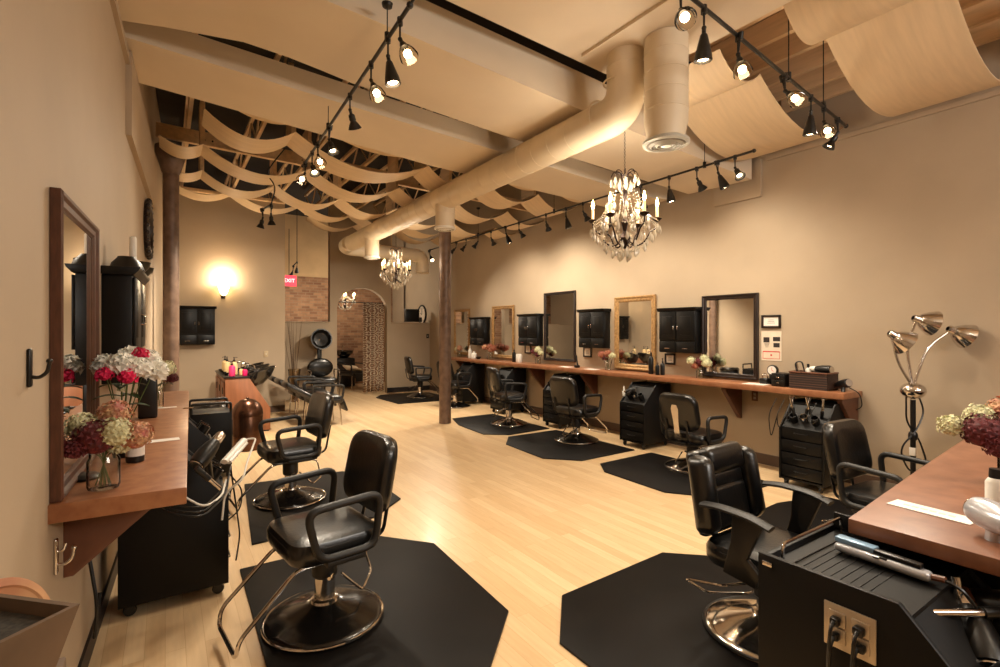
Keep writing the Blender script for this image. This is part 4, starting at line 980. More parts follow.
# left counter flowers
pv = at(101, 487, .95)
bouquet('burgundy and pale hydrangea bouquet in a clear jar, near end of left counter', (-.195, 2.42, .95), [('ball', (-.02, -.035, .20), .07, 'burg'), ('ball', (.04, -.055, .215), .055, 'palegreen'), ('ball', (.10, -.02, .19), .055, 'pinkhyd'), ('ball', (-.07, .03, .235), .05, 'palegreen'),
        ('ball', (.03, .05, .27), .055, 'pinkhyd'), ('ball', (-.08, -.05, .17), .04, 'burg'), ('ball', (.055, .0, .165), .045, 'palegreen'), ('ball', (-.01, .06, .22), .05, 'palegreen')], vh=.14, vr=.052, leaves=0)
bouquet('white mum and hot pink bouquet in a dark vase beside the left cabinet', (-.17, 2.98, .95), [('mum', (.0, -.06, .44), .05, 'whitepet'), ('mum', (.065, -.04, .42), .052, 'whitepet'), ('mum', (.13, .02, .40), .05, 'whitepet'), ('mum', (-.06, -.03, .44), .045, 'whitepet'), ('mum', (.03, .03, .47), .045, 'whitepet'), ('mum', (.10, .07, .45), .045, 'whitepet'),
        ('rose', (.025, -.10, .385), .034, 'pinkpet'), ('rose', (.07, .0, .485), .03, 'pinkpet'), ('rose', (-.06, -.09, .40), .03, 'pinkpet'), ('rose', (.0, -.07, .33), .014, 'palegreen')], vase='dark', vh=.15, vr=.045, leaves=9, lz=.16)
bouquet('dried hydrangea and burgundy sprig in a small glass near the left trolleys', (-.045, 4.75, .95), [('ball', (.05, 0, .30), .065, 'palegreen'), ('ball', (-.03, -.04, .29), .045, 'burg'), ('ball', (.09, .03, .22), .04, 'burg')], vase='jar', vh=.15, vr=.035, leaves=3)
# bottles
def bottle(label, loc, r, h, m, cap='plastic', pump=False, lab_m=None, name='bottle', group=None):
    t = thing(name, label, 'bottle', loc, random.random()*3, group)
    MB().lathe([(0, 0), (r*.95, .002), (r, .01), (r, h*.68), (r*.85, h*.76), (r*.35, h*.82), (r*.35, h*.86), (0, h*.86)], seg=22).build('body', m, t)
    if pump:
        MB().lathe([(r*.4, h*.84), (r*.42, h*.93), (r*.2, h*.94), (r*.12, h*1.1), (r*.3, h*1.11), (r*.3, h*1.14), (0, h*1.14)], seg=14).build('collar', cap, t)
        MB().tube(fillet([(0, 0, h*1.12), (r*1.2, 0, h*1.12), (r*1.35, 0, h*1.08)], .005), .004, seg=7).build('pump_nozzle', cap, t)
    else: MB().lathe([(r*.42, h*.84), (r*.42, h), (0, h)], seg=16).build('cap', cap, t)
    if lab_m: MB().lathe([(r+.0006, h*.2), (r+.0006, h*.55)], seg=22, cap=False).build('label_band', lab_m, t)
    return t
bottle('black bottle with white pump and label on the left counter', (-.115, 2.84, .95), .036, .15, 'plastic', 'white', True, 'paper')
t = MB().box((0, 0, .15), (.11, .12, .30), .012, seg=3).build('black_canister', 'plastic', loc=(-.10, 4.25, .95)); tag(t, 'tall square black canister before the dried hydrangea on the left counter', 'canister')
for (px, py, w_, l_, rot, lab) in ((158, 441, .075, .22, R(4), 'white paper strip on the left counter near the pump bottle'), (163, 408, .05, .2, R(4), 'white paper strip farther along the left counter')):
    p = at(px, py, .95); t = MB().box((0, 0, .001), (l_*.9, w_, .002)).build('paper_strip', 'paper', loc=(p.x, p.y, .9505), rot=(0, 0, rot)); tag(t, lab, 'paper')
p = at(182, 412, .95); t = MB().torus((0, 0, .004), .016, .003).torus((.035, .01, .004), .016, .003).build('hair_ties', 'chrome', loc=(.13, 4.55, .951)); tag(t, 'small metal rings on the left counter edge', 'rings')
t = MB().lathe([(0, 0), (.05, 0), (.055, .01), (.04, .02), (0, .02)], seg=20).build('black_dish', 'plastic', loc=(-.27, 2.62, .951)); tag(t, 'flat black dish behind the clear jar on the left counter', 'dish')
# things on the left cabinet
def bowl(label, loc, r, h, m='plastic', name='mixing_bowl'):
    t = MB().lathe([(0, 0), (r*.5, 0), (r*.55, .008), (r*.85, h*.5), (r, h), (r*.95, h), (r*.8, h*.5), (r*.45, .015), (0, .012)], seg=26, cap=False).build(name, m, loc=loc); tag(t, label, 'bowl', 'black colour mixing bowls'); return t
zc = 1.26+.60+.046
bowl('black upturned mixing bowl on the left wall cabinet, nearest', (lw(3.6)+.10, 3.62, zc+.075), .085, .075).rotation_euler = (PI, 0, 0)
bowl('black mixing bowl in the middle of the left wall cabinet', (lw(3.8)+.13, 3.82, zc), .075, .07)
bowl('small black mixing bowl at the far side of the left wall cabinet', (lw(4.0)+.14, 4.04, zc), .07, .06)
t = thing('hair_brush', 'white bristled round brush standing on the left wall cabinet', 'brush', (lw(3.72)+.12, 3.72, zc))
MB().lathe([(.016, .07), (.018, .08), (.018, .20), (.014, .21), (0, .21)], seg=16).build('bristles', 'white', t); MB().lathe([(0, 0), (.01, 0), (.009, .07), (.012, .075)], seg=12).build('handle', 'plastic', t)
# tools on the left trolley
hair_dryer('glossy black hair dryer lying on the near left trolley', tuple(at(207, 452, .90)), (R(10), R(-35), R(45)), name='hair_dryer')
p = at(232, 458, .86)
FI = t = thing('flat_iron', 'white flat iron propped on the near left trolley', 'flat iron', tuple(at(224, 462, .86)))
d = at(244, 440, .93)-at(224, 462, .86)
MB().tube([(0, 0, 0), d], .02, seg=10, flat=.7).build('plates', 'white', t); MB().tube([d*.02+Vector((.02, 0, -.006)), d*.95+Vector((.012, 0, -.012))], .016, seg=10, flat=.7).build('handle', 'white', t)
q0, q1 = at(244, 440, .93), at(214, 463, .84)
cord('white flat iron cord looping beside the near left trolley', [q0, q0+Vector((.06, -.02, .01)), at(247, 462, .86), at(243, 480, .80), at(225, 492, .74), at(222, 520, .6)], .005, 'white', parent=FI)
cord('white cord drooping below the near left counter', [at(150, 478, .86), at(186, 498, .80), at(205, 508, .76), at(222, 496, .78), at(226, 480, .8)], .005, 'white', parent=LT)
for k, (dy, lab) in enumerate(((0, 'upper'), (5, 'middle'), (9, 'lowest'))):
    cord('%s black cord sagging under the near left counter' % lab, [at(140, 490+dy, .84), at(175, 506+dy, .78), at(203, 508+dy, .76), at(226, 486+dy, .78), at(231, 465, .84)], .0042, 'plastic', parent=LT)
cord('black cord trailing down from the near left trolley to the floor', [at(231, 470, .84), at(236, 505, .65), at(240, 535, .4), at(236, 560, .2)], .0045, parent=LT)
cord('thin black cord dangling over the mat beside the near left trolley', [at(228, 472, .82), at(243, 490, .7), at(240, 510, .6), at(228, 520, .55)], .004, parent=LT)
curling_iron('black curling iron in the near left trolley', at(196, 468, .86), at(222, 490, .72))
# power plugs / hoses at the wall under left counter
cord('black hose looped on the wall under the left counter', [(lw(2.9)+.02, 2.95, .55), (lw(2.9)+.06, 2.9, .3), (lw(2.9)+.04, 2.95, .1), (lw(3.0)+.05, 3.05, .3)], .008, parent=LT)
# ================================================================ RIGHT COUNTER ITEMS
def RC(px, py): p = at(px, py, .95); return (min(max(p.x, RW-.36), RW-.08), p.y, .951)
def yAt(px, x=RW-.22): return atX(px, 380, x).y
def RX(px, x=RW-.2): return (x, min(yAt(px, x), 10.12), .951)
bouquet('burgundy and cream flowers in a glass before the espresso mirror', RX(700, RW-.15), [('ball', (0, -.0, .20), .065, 'burg'), ('ball', (-.02, -.11, .19), .06, 'palegreen'), ('ball', (-.02, .11, .21), .055, 'palegreen'), ('ball', (.0, -.06, .25), .05, 'palegreen'), ('ball', (-.04, .04, .15), .04, 'peach')], vh=.11, vr=.045, leaves=3)
bouquet('dried peach and burgundy flowers in a square glass before the gold mirror', RX(608, RW-.15), [('ball', (0, 0, .24), .07, 'peach'), ('ball', (-.02, .11, .23), .06, 'peach'), ('ball', (-.02, -.11, .22), .05, 'palegreen'), ('ball', (-.03, .03, .18), .04, 'burg')], vase='tall', vh=.16, vr=.065, leaves=2)
bouquet('green and burgundy flowers in a vase at the foot of the tallest mirror', RX(538, RW-.15), [('ball', (0, 0, .25), .07, 'palegreen'), ('ball', (-.02, .10, .22), .055, 'burg'), ('ball', (-.02, -.10, .2), .05, 'palegreen'), ('ball', (-.03, -.02, .17), .05, 'burg')], vh=.13, vr=.05, leaves=3)
bouquet('wide pink and rust bouquet in a glass between the two farthest cabinets', RX(490, RW-.15), [('ball', (0, 0, .26), .08, 'peach'), ('ball', (-.02, .16, .25), .07, 'pinkhyd'), ('ball', (-.02, -.16, .24), .07, 'peach'), ('ball', (-.03, -.08, .20), .05, 'pinkhyd')], vh=.14, vr=.06, leaves=3)
bouquet('small pale flowers at the far end of the right counter', RX(453, RW-.15), [('ball', (0, 0, .2), .07, 'pinkhyd'), ('ball', (0, .12, .18), .06, 'palegreen')], vh=.1, vr=.05, leaves=2)
bottle('tall black bottle beside the gold mirror', RX(651, RW-.17), .035, .30, 'plastic')
bottle('short clear-capped black bottle beside the gold mirror', RX(657.5, RW-.22), .028, .17, 'cab', 'chrome')
bottle('slim black pump bottle under the cabinet right of the gold mirror', RX(662.5, RW-.17), .03, .2, 'plastic', 'plastic', True)
bottle('white pump bottle at the far end of the right counter', RX(470, RW-.2), .04, .24, 'white', 'white', True)
bottle('white squat jar at the far end of the right counter', RX(474, RW-.28), .06, .16, 'white', 'white')
bottle('dark bottle behind the white canister on the right counter', RX(514, RW-.2), .035, .24, 'plastic')
t = MB().lathe([(0, 0), (.055, 0), (.06, .01), (.06, .14), (.05, .16), (0, .16)], seg=22).build('canister', 'white', loc=RX(519, RW-.2)); tag(t, 'white canister below the second cabinet on the right counter', 'canister')
bowl('dark round bowl beside the white bottles at the far right counter', RX(478.5, RW-.25), .06, .05)
t = thing('comb_stand', 'upright black comb holder below the third cabinet', 'comb holder', RX(577, RW-.2)); MB().box((0, 0, .02), (.06, .08, .04), .008).build('base', 'plastic', t); MB().box((0, .0, .11), (.012, .03, .18), .004, rot=(R(-12), 0, 0)).build('comb', 'plastic', t)
for (px, lab) in ((566, 'open magazine lying by the tallest mirror'), (592, 'white paper by the comb holder')):
    t = MB().box((0, 0, .002), (.14, .22, .004)).build('paper_sheet', 'paper', loc=RX(px, RW-.27)); tag(t, lab, 'paper')
t = MB().box((0, 0, .003), (.16, .24, .006)).build('paper_pad', 'paper', loc=RX(756, RW-.28)); tag(t, 'white paper pad on the right counter under the espresso mirror', 'paper')
# clock, boxes, basket near end
t = thing('small_speaker_phone', 'small black desk gadget left of the round clock', 'gadget', RX(765, RW-.18)); MB().box((0, 0, .035), (.09, .10, .07), .02, seg=3).build('body', 'plastic', t); MB().torus((0, 0, .085), .03, .008, Matrix.Rotation(PI/2, 4, 'Y')).build('ring', 'chrome', t)
p = RX(773, RW-.14); t = thing('table_clock', 'small round white-faced clock on the right counter', 'clock', p)
RYm = Matrix.Rotation(-PI/2, 4, 'Y')
b = MB(); b.lathe([(.055, -.02), (.06, 0), (.058, .02), (.05, .022)], (0, 0, .16), RYm, seg=30); b.box((0, 0, .055), (.05, .07, .11), .01); b.build('body', 'plastic', t)
MB().lathe([(.047, 0), (.047, .003)], (-.0225, 0, .16), RYm, seg=28).build('dial', 'paper', t)
b = MB(); b.tube([(-.027, 0, .16), (-.027, .0, .192)], .002, seg=5); b.tube([(-.027, 0, .16), (-.027, -.02, .15)], .0022, seg=5); b.build('hands', 'redink', t)
p = RX(783, RW-.2); t = thing('drawer_box', 'black two-drawer box beside the round clock', 'drawer box', p)
MB().box((0, 0, .07), (.2, .15, .14), .005).build('body', 'cab', t)
for z in (.04, .1):
    d_ = MB().box((-.102, 0, z), (.01, .135, .055), .002).build('drawer', 'plastic', t); MB().box((-.11, 0, z), (.01, .03, .008), .002).build('handle', 'chrome', d_)
y0_, y1_ = yAt(832), yAt(794); WB = t = thing('wicker_basket', 'brown woven box of styling tools near the end of the right counter', 'basket', (RW-.2, (y0_+y1_)/2, .951))
b = MB(); w_ = (y1_-y0_); 
for (c_, s_) in (((0, 0, .005), (.24, w_, .01)), ((-.115, 0, .085), (.012, w_, .17)), ((.115, 0, .085), (.012, w_, .17)), ((0, -w_/2+.006, .085), (.24, .012, .17)), ((0, w_/2-.006, .085), (.24, .012, .17))): b.box(c_, s_)
b.build('woven_box', 'basket', t); 
b = MB(); b.tube([(-.12, w_/2, .17), (-.12, -w_/2, .17)], .008, seg=6); b.tube([(.12, w_/2, .17), (.12, -w_/2, .17)], .008, seg=6); b.tube([(.12, w_/2, .17), (-.12, w_/2, .17)], .008, seg=6); b.tube([(.12, -w_/2, .17), (-.12, -w_/2, .17)], .008, seg=6); b.build('rim', 'bracket', t)
bc = Vector((RW-.2, (y0_+y1_)/2, .965))
curling_iron('black curling iron sticking out of the woven box, left side', bc+Vector((0, .12, .0)), bc+Vector((-.02, .16, .26)))
o = bottle('white capped spray bottle standing in the woven box', tuple(bc+Vector((.02, .06, 0))), .03, .24, 'white')
hair_dryer('white and black hair dryer resting in the woven box', tuple(bc+Vector((0, -.09, .19))), (0, 0, R(80)), name='hair_dryer', body='plastic', nozzle='white')
cord('black cord arching over the woven box', [bc+Vector((-.03, .14, .1)), bc+Vector((-.03, .17, .25)), bc+Vector((-.03, .10, .27)), bc+Vector((-.02, .06, .1))], .007, parent=WB)
HD = hair_dryer('round black hair dryer at the end of the right counter', (RW-.2, 2.24, 1.02), (R(20), R(15), R(60)), name='hair_dryer')
cord('black dryer cord hanging off the end of the right counter', [(RW-.2, 2.18, .99), (RW-.22, 2.08, .95), (RW-.22, 2.06, .82), (RW-.2, 2.12, .78)], .005, parent=HD)
# tools in the near right trolley
for k in range(5):
    yy = 2.30+.07*k; curling_iron('black curling iron in the crammed trolley, %s from its near side' % ordinal(k), (5.30-.02*k, yy, .66), (5.22+.03*(k % 3), yy+.05*((k % 2)*2-1), .90), name='curling_iron')
for k, (yy, lab) in enumerate(((2.68, 'left of'), (2.6, 'over the front of'), (2.3, 'across'))):
    cord('tangled black cord hanging %s the crammed trolley' % lab, [(5.2, yy, .86), (5.12, yy+.04, .7), (5.13, yy+.02, .45+.1*k), (5.14, yy-.04, .7)], .005, parent=CT)
hair_dryer('black hair dryer holstered on the sloped trolley beside the striped chair', (5.22, 4.62, .74), (R(80), R(10), R(100)), name='hair_dryer')
t = thing('brush', 'white handled brush on the sloped right trolley', 'brush', (5.19, 4.72, .66)); MB().lathe([(0, 0), (.02, .005), (.024, .05), (.012, .08), (.008, .14), (0, .14)], seg=14).build('handle', 'white', t)
# ================================================================ HEAT LAMP
hx, hy = 5.42, 1.62
t = thing('heat_lamp', 'chrome three-headed processing lamp on a black pole by the right wall', 'lamp', (hx, hy, 0))
b = MB(); 
for k in range(5):
    a = 2*PI*k/5+.3; b.tube(fillet([(0, 0, .1), (.1*math.cos(a), .1*math.sin(a), .09), (.22*math.cos(a), .22*math.sin(a), .065)], .04), .012, seg=8); b.ball((.22*math.cos(a), .22*math.sin(a), .03), .029, 10)
b.build('wheeled_base', 'plastic', t)
MB().lathe([(.02, .1), (.02, .95)], seg=18).build('pole', 'blackmetal', t)
MB().lathe([(.026, .60), (.035, .62), (.035, .65), (.026, .67)], seg=18).build('height_collar', 'plastic', t)
hub = MB().ball((0, 0, 1.03), .085, 22, (1.1, 1.1, .85)).build('hub', 'chrome', t)
camd = Vector((-hx, -hy, 0)).normalized(); sd = Vector((math.cos(TH), -math.sin(TH), 0))
def lamp_arm(off, ztop, aim, mid):
    P_ = [Vector((0, 0, 1.06)), Vector((0, 0, 1.06))+sd*mid[0]+Vector((0, 0, mid[1])), sd*off+Vector((0, 0, ztop))+camd*.05]
    a_ = MB().tube(fillet([P_[0], P_[1], P_[2]], .35, n=9), .011, seg=10).build('arm', 'chrome', t)
    e = P_[2]; A = Vector(aim).normalized(); m_ = Matrix.Translation(e) @ rotY2(A)
    b = MB(); b.lathe([(.02, -.03), (.032, -.02), (.035, .02), (.05, .03), (.085, .08), (.105, .125), (.11, .135), (.104, .135), (.08, .085), (.045, .045), (.0, .04)], mtx=m_, seg=30, cap=False)
    h = b.build('lamp_head', 'chrome', t)
    b = MB(); b.lathe([(0, .07), (.05, .08), (.06, .1), (.05, .125), (0, .13)], mtx=m_, seg=20); b.build('heat_bulb', 'white', h)
lamp_arm(-.18, 1.52, sd*.9+Vector((0, 0, -.55))+camd*.2, (-.14, .22))
lamp_arm(.03, 1.655, sd*1.+Vector((0, 0, -.28))+camd*.15, (-.06, .35))
lamp_arm(.33, 1.56, sd*1.+Vector((0, 0, -.42))+camd*.15, (.12, .35))
MB().box((0, 0, .0), (.044, .044, .07), .003).build('warning_sticker', 'paper', t, loc=(0, 0, .50))
cord('black cord coiled down the heat lamp pole', [Vector((hx, hy, .98))+sd*.05, Vector((hx, hy, .85))+sd*.10, Vector((hx, hy, .68))+sd*.03+camd*.03, Vector((hx, hy, .52))-sd*.13, Vector((hx, hy, .30))-sd*.02+camd*.03, Vector((hx, hy, .38))+sd*.13, Vector((hx, hy, .62))+sd*.05+camd*.03, Vector((hx, hy, .75))-sd*.06, Vector((hx, hy, .98))-sd*.06], .007, rr=.12, parent=t)
# ================================================================ RIGHT DESK ITEMS
p = at(945, 507, .93); q_ = at(892, 502, .93); q2 = at(975, 523, .93); dd = q2-q_
t = MB().box((0, 0, .001), (dd.length, .085, .002)).build('paper_strip', 'paper', loc=((q_+q2)/2+Vector((0, 0, .001))), rot=(0, 0, math.atan2(dd.y, dd.x))); tag(t, 'white printed strip lying on the right foreground counter', 'paper')
b = MB()
for k in range(6): b.box((-.07+.025*k, .002, .0024), (.018, .012, .0006))
o = b.build('print', 'card', t)
fl = at(985, 478, .93)
bouquet('dark burgundy bouquet with pale tips on the right foreground counter', (2.84, .52, .93), [('ball', (-.085, .075, .21), .072, 'burg'), ('ball', (-.10, .17, .22), .045, 'palegreen'), ('ball', (-.02, .10, .26), .05, 'palegreen'), ('ball', (.0, .02, .21), .075, 'burg'), ('ball', (-.10, .02, .16), .05, 'burg'), ('ball', (.04, .04, .29), .055, 'pinkhyd')], vh=.14, vr=.05, leaves=3)
dk = (1.97, .47, .93)
t = hair_dryer('silver and black hair dryer on the right foreground counter edge', (2.02, .40, 1.0), (R(0), R(0), R(225)), body='tool', nozzle='plastic')
t = thing('spray_can', 'white and black spray can behind the hair dryer, right edge', 'can', (2.28, .46, .93)); MB().lathe([(0, 0), (.028, 0), (.028, .12), (.02, .135), (0, .135)], seg=20).build('body', 'white', t); MB().lathe([(.02, .13), (.018, .165), (0, .165)], seg=16).build('cap', 'plastic', t)
# flat iron on trolley
p0, p1 = Vector((1.72, .81, .858)), Vector((1.80, .55, .858))
p0, p1 = at(836, 544, .855), at(932, 577, .855); d = p1-p0
FJ = t = thing('flat_iron', 'silver flat iron lying on the right foreground trolley', 'flat iron', p0); t.rotation_euler = (0, 0, math.atan2(d.y, d.x)); L_ = d.length
MB().box((L_*.5, .0, -.002), (L_, .040, .028), .012, seg=3).build('handle', 'tool', t)
MB().box((L_*.22, .008, .021), (L_*.44, .036, .016), .003).build('plate_arm', 'blueplate', t)
MB().box((L_*.66, .004, .018), (L_*.5, .026, .016), .005).build('upper_arm', 'plastic', t)
b = MB(); b.box((L_*.55, -.012, .008), (.02, .01, .01), .002); b.lathe([(.01, 0), (.01, .003)], (L_*.48, -.014, .006), seg=12); b.build('button', 'plastic', t)
MB().tube([(L_, 0, 0), (L_+.03, .0, .004)], .009, seg=8).build('cord_sleeve', 'bracket', t)
cord('black cord of the silver flat iron', [p1, p1+d.normalized()*.06, p1+d.normalized()*.12+Vector((.04, 0, -.1)), p1+d.normalized()*.05+Vector((.03, 0, -.3))], .005, parent=FJ)
# clutter on the trolley's sloped front (toward -y)
def lt(x, y, z): return Vector((1.74-x, .66-y, z))
curling_iron('black curling iron with wooden tip across the front of the right trolley', Vector((1.98, .30, .79)), Vector((1.66, .49, .80)), name='curling_iron')
hair_dryer('black chrome-ringed hair dryer in the right foreground trolley', (1.80, .40, .74), (R(60), R(-30), R(30)), name='hair_dryer')
curling_iron('thick chrome curling iron holstered in the right foreground trolley', Vector((1.84, .42, .60)), Vector((1.86, .46, .86)))
hair_dryer('second black hair dryer wedged low in the right foreground trolley', (1.68, .38, .62), (R(20), R(50), R(10)), name='hair_dryer')
hair_dryer('small black hair dryer lying beside the thick chrome iron, right foreground trolley', (1.95, .43, .76), (R(70), R(20), R(80)), name='hair_dryer')
curling_iron('long chrome curling iron lying low across the right foreground trolley', Vector((1.64, .33, .60)), Vector((1.98, .42, .68)))
curling_iron('slim black curling iron tucked under the desk edge, right foreground trolley', Vector((2.0, .40, .62)), Vector((1.72, .46, .72)))
for k, lab in enumerate(('upper', 'lower')):
    cord('%s coiled black cord in the right foreground trolley' % lab, [Vector((1.62, .46-.03*k, .70-.06*k)), Vector((1.72, .36, .72-.06*k)), Vector((1.84, .34, .66-.06*k)), Vector((1.90, .44, .60)), Vector((1.76, .44, .56-.05*k)), Vector((1.62, .42, .60-.05*k))], .007, parent=ft)
# ================================================================ REAR LEFT AREA
# shampoo unit
ux0, uy0 = .74, 8.45
t = thing('shampoo_cabinet', 'brown wooden backwash cabinet in front of the sconce wall', 'cabinet', (ux0, uy0, 0))
W_ = .62; Ln = 1.55; Hh = .84
MB().prism([(0, 0.02), (W_, .02), (W_, .35), (.32, Hh), (0, Hh)], -Ln, 0, .004, mtx=Matrix.Rotation(PI/2, 4, 'X')).build('body', 'wood', t)
MB().box((.155, Ln/2, Hh+.012), (.35, Ln+.03, .024), .004).build('top', 'plastic', t)
for k in range(3):
    d_ = MB().box((-.008, .28+.5*k, .42), (.016, .44, .72), .004).build('door', 'wood', t); MB().tube([(-.025, .12+.5*k, .6), (-.025, .12+.5*k, .7)], .006, seg=7).build('handle', 'blackmetal', d_)
MB().box((.3, Ln/2, .012), (W_-.02, Ln-.02, .024)).build('plinth', 'basedark', t)
def basin(label, y):
    t = thing('shampoo_basin', label, 'basin', (ux0+.44, uy0+y, .68), 0, 'black shampoo basins')
    b = MB(); n = 26; rows = []
    for (k, z, ox) in ((1.0, .26, .05), (1.03, .25, .05), (.9, .12, .02), (.6, .02, -.02), (.3, .0, -.04)):
        rows.append([b.b.verts.new((ox+.23*k*math.cos(2*PI*i/n), .2*k*math.sin(2*PI*i/n), z+.10*k*(math.cos(2*PI*i/n) > -2)*math.cos(2*PI*i/n)*.6)) for i in range(n)])
    for A, B in zip(rows, rows[1:]):
        for i in range(n): b.b.faces.new((A[i], A[(i+1) % n], B[(i+1) % n], B[i]))
    b.b.faces.new(rows[-1])
    for v in list(b.b.verts): pass
    o = b.build('bowl', 'dome', t); sm = o.modifiers.new('thick', 'SOLIDIFY'); sm.thickness = .015
    MB().tube(fillet([(-.16, 0, .24), (-.14, 0, .34), (-.03, 0, .34), (-.01, 0, .28)], .04), .009, seg=8).build('faucet', 'chrome', t)
basin('black shampoo basin nearest on the backwash cabinet', .2); basin('black shampoo basin, middle of three on the backwash cabinet', .75); basin('black shampoo basin farthest on the backwash cabinet', 1.3)
def shampoo_chair(label, loc, rz=R(-90), group='black shampoo chairs'):
    t = thing('shampoo_chair', label, 'chair', loc, rz, group)
    b = MB(); b.box((0, 0, .42), (.5, .52, .12), .04, seg=3); b.build('seat', 'vinyl', t)
    b = MB(); b.box((0, -.40, .58), (.48, .09, .50), .035, seg=3, rot=(R(58), 0, 0)); b.build('backrest', 'vinyl', t)
    for sx in (-1, 1):
        MB().tube(fillet([(sx*.29, .22, .42), (sx*.29, .26, .66), (sx*.29, -.25, .68), (sx*.29, -.2, .42)], .07, closed=True), .02, closed=True, seg=8).build('armrest', 'armpad', t)
        for sy in (-1, 1): MB().tube([(sx*.22, sy*.2, .38), (sx*.24, sy*.23, .0)], .012, seg=8).build('leg', 'chrome', t)
    b = MB(); b.box((0, .30, .32), (.4, .04, .22), .015, rot=(R(20), 0, 0)); b.build('leg_rest', 'vinyl', t)
    return t
for k, lab in enumerate(('nearest', 'middle', 'farthest')): shampoo_chair('black loop-armed shampoo chair, %s of the three by the backwash cabinet' % lab, (ux0+1.45, uy0+.1+.66*k, 0))
ut = .84+.025
for (x, y, r, h, m, pump, lab) in ((.10, .10, .045, .2, 'pink', True, 'pink pump bottle on the near end of the backwash cabinet'), (.16, .42, .05, .24, 'cream', True, 'cream pump bottle in the middle of the backwash cabinet'), (.08, .62, .05, .24, 'cream', True, 'cream pump bottle toward the back of the backwash cabinet'),
                                   (.08, .95, .045, .24, 'cream', True, 'farthest cream pump bottle on the backwash cabinet'), (.24, .25, .03, .12, 'cream', False, 'short cream bottle beside the pink pump bottle'), (.27, .07, .035, .12, 'magenta', False, 'short magenta bottle at the cabinet corner by the nearest basin')):
    bottle(lab, (ux0+x, uy0+y, ut), r, h, m, 'plastic', pump, name='shampoo_bottle')
for k in range(4):
    bowl('small black bowl on the left edge of the backwash cabinet, %s from the near end' % ordinal(k), (ux0+.045, uy0+.28+.3*k+.02, ut), .04, .04)
# dome bin
pb_ = at(249, 446, 0); t = thing('dome_bin', 'bronze dome-topped waste bin before the backwash cabinet', 'bin', (.90, 7.32, 0))
MB().lathe([(0, 0), (.18, 0), (.185, .02), (.185, .44), (.18, .45)], seg=36).build('body', 'copper', t)
MB().lathe([(.19, .44), (.19, .46), (.18, .52), (.145, .59), (.09, .64), (.03, .66), (0, .66)], seg=36).build('dome_lid', 'copper', t); MB().ball((0, 0, .665), .018, 10).build('knob', 'copper', t)
# black things by left column
t = thing('towel_bin', 'round black bin by the left column', 'bin', (.42, 6.85, 0)); MB().lathe([(0, 0), (.2, 0), (.21, .6), (.2, .62)], seg=30).build('body', 'plastic', t); MB().lathe([(.215, .61), (.22, .65), (.19, .69), (0, .70)], seg=30).build('lid', 'dome', t)
t = thing('towel_cart', 'black box cart with a raised top rail past the end of the left counter', 'cart', (.40, 6.22, 0))
MB().box((0, 0, .37), (.38, .42, .64), .006).build('body', 'cart', t)
b = MB(); b.tube(fillet([(-.18, -.2, .69), (-.18, -.2, .79), (.18, -.2, .79), (.18, -.2, .69)], .03), .014, seg=8); b.tube(fillet([(-.18, .2, .69), (-.18, .2, .79), (.18, .2, .79), (.18, .2, .69)], .03), .014, seg=8); b.build('top_rail', 'plastic', t)
MB().box((.195, -.06, .45), (.012, .2, .3), .003).build('door', 'cab', t)
for sx in (-1, 1):
    for sy in (-1, 1): MB().lathe([(.02, -.01), (.025, 0), (.02, .01)], (sx*.15, sy*.17, .026), Matrix.Rotation(PI/2, 4, 'Y'), seg=12).build('caster', 'plastic', t)
# hood dryer chair
pd = atY(322, 395, YR-.45); t = thing('hood_dryer_chair', 'black chair with round hood dryer against the rear wall', 'dryer chair', (pd.x, YR-.55, 0), PI)
b = MB(); b.box((0, .0, .45), (.5, .48, .13), .045, seg=3); b.build('seat', 'vinyl', t)
b = MB(); b.ball((0, -.24, .72), .3, 24, (.95, .2, .72)); b.build('backrest', 'vinyl', t)
for sx in (-1, 1): MB().tube(fillet([(sx*.30, .2, .0), (sx*.30, .2, .68), (sx*.30, -.22, .68), (sx*.30, -.22, .42)], .07), .016, seg=8).build('armrest', 'chrome', t)
MB().lathe([(.2, 0), (.2, .03), (.05, .06), (.05, .38)], seg=26).build('base', 'dome', t)
MB().box((0, -.33, .95), (.1, .05, .9), .02).build('dryer_post', 'plastic', t)
MB().lathe([(.0, -.16), (.10, -.14), (.20, -.05), (.235, .05), (.235, .08), (.21, .08), (.15, 0), (0, -.04)], (0, -.2, 1.36), Matrix.Rotation(R(-80), 4, 'X'), seg=32, cap=False).build('dryer_hood', 'plastic', t)
# twigs in a tall vase
pd = atY(302, 395, YR-.4); t = thing('twig_vase', 'tall glass vase of bare twigs in the rear alcove', 'vase', (pd.x-.16, YR-.40, 0))
MB().lathe([(0, .003), (.09, .004), (.07, .06), (.13, .72), (.12, .72), (.06, .07)], seg=22, cap=False).build('vase', 'bowlglass', t)
b = MB()
for k in range(13):
    a = random.uniform(0, 2*PI); r_ = random.uniform(.05, .28); h_ = random.uniform(1.45, 2.05)
    b.tube([(0.02*math.cos(a), .02*math.sin(a), .05), (.4*r_*math.cos(a), .3*r_*math.sin(a), h_*.5), (r_*math.cos(a), .5*r_*math.sin(a), h_)], [.007, .005, .002], seg=5)
tw = b.build('twigs', 'twig', t)
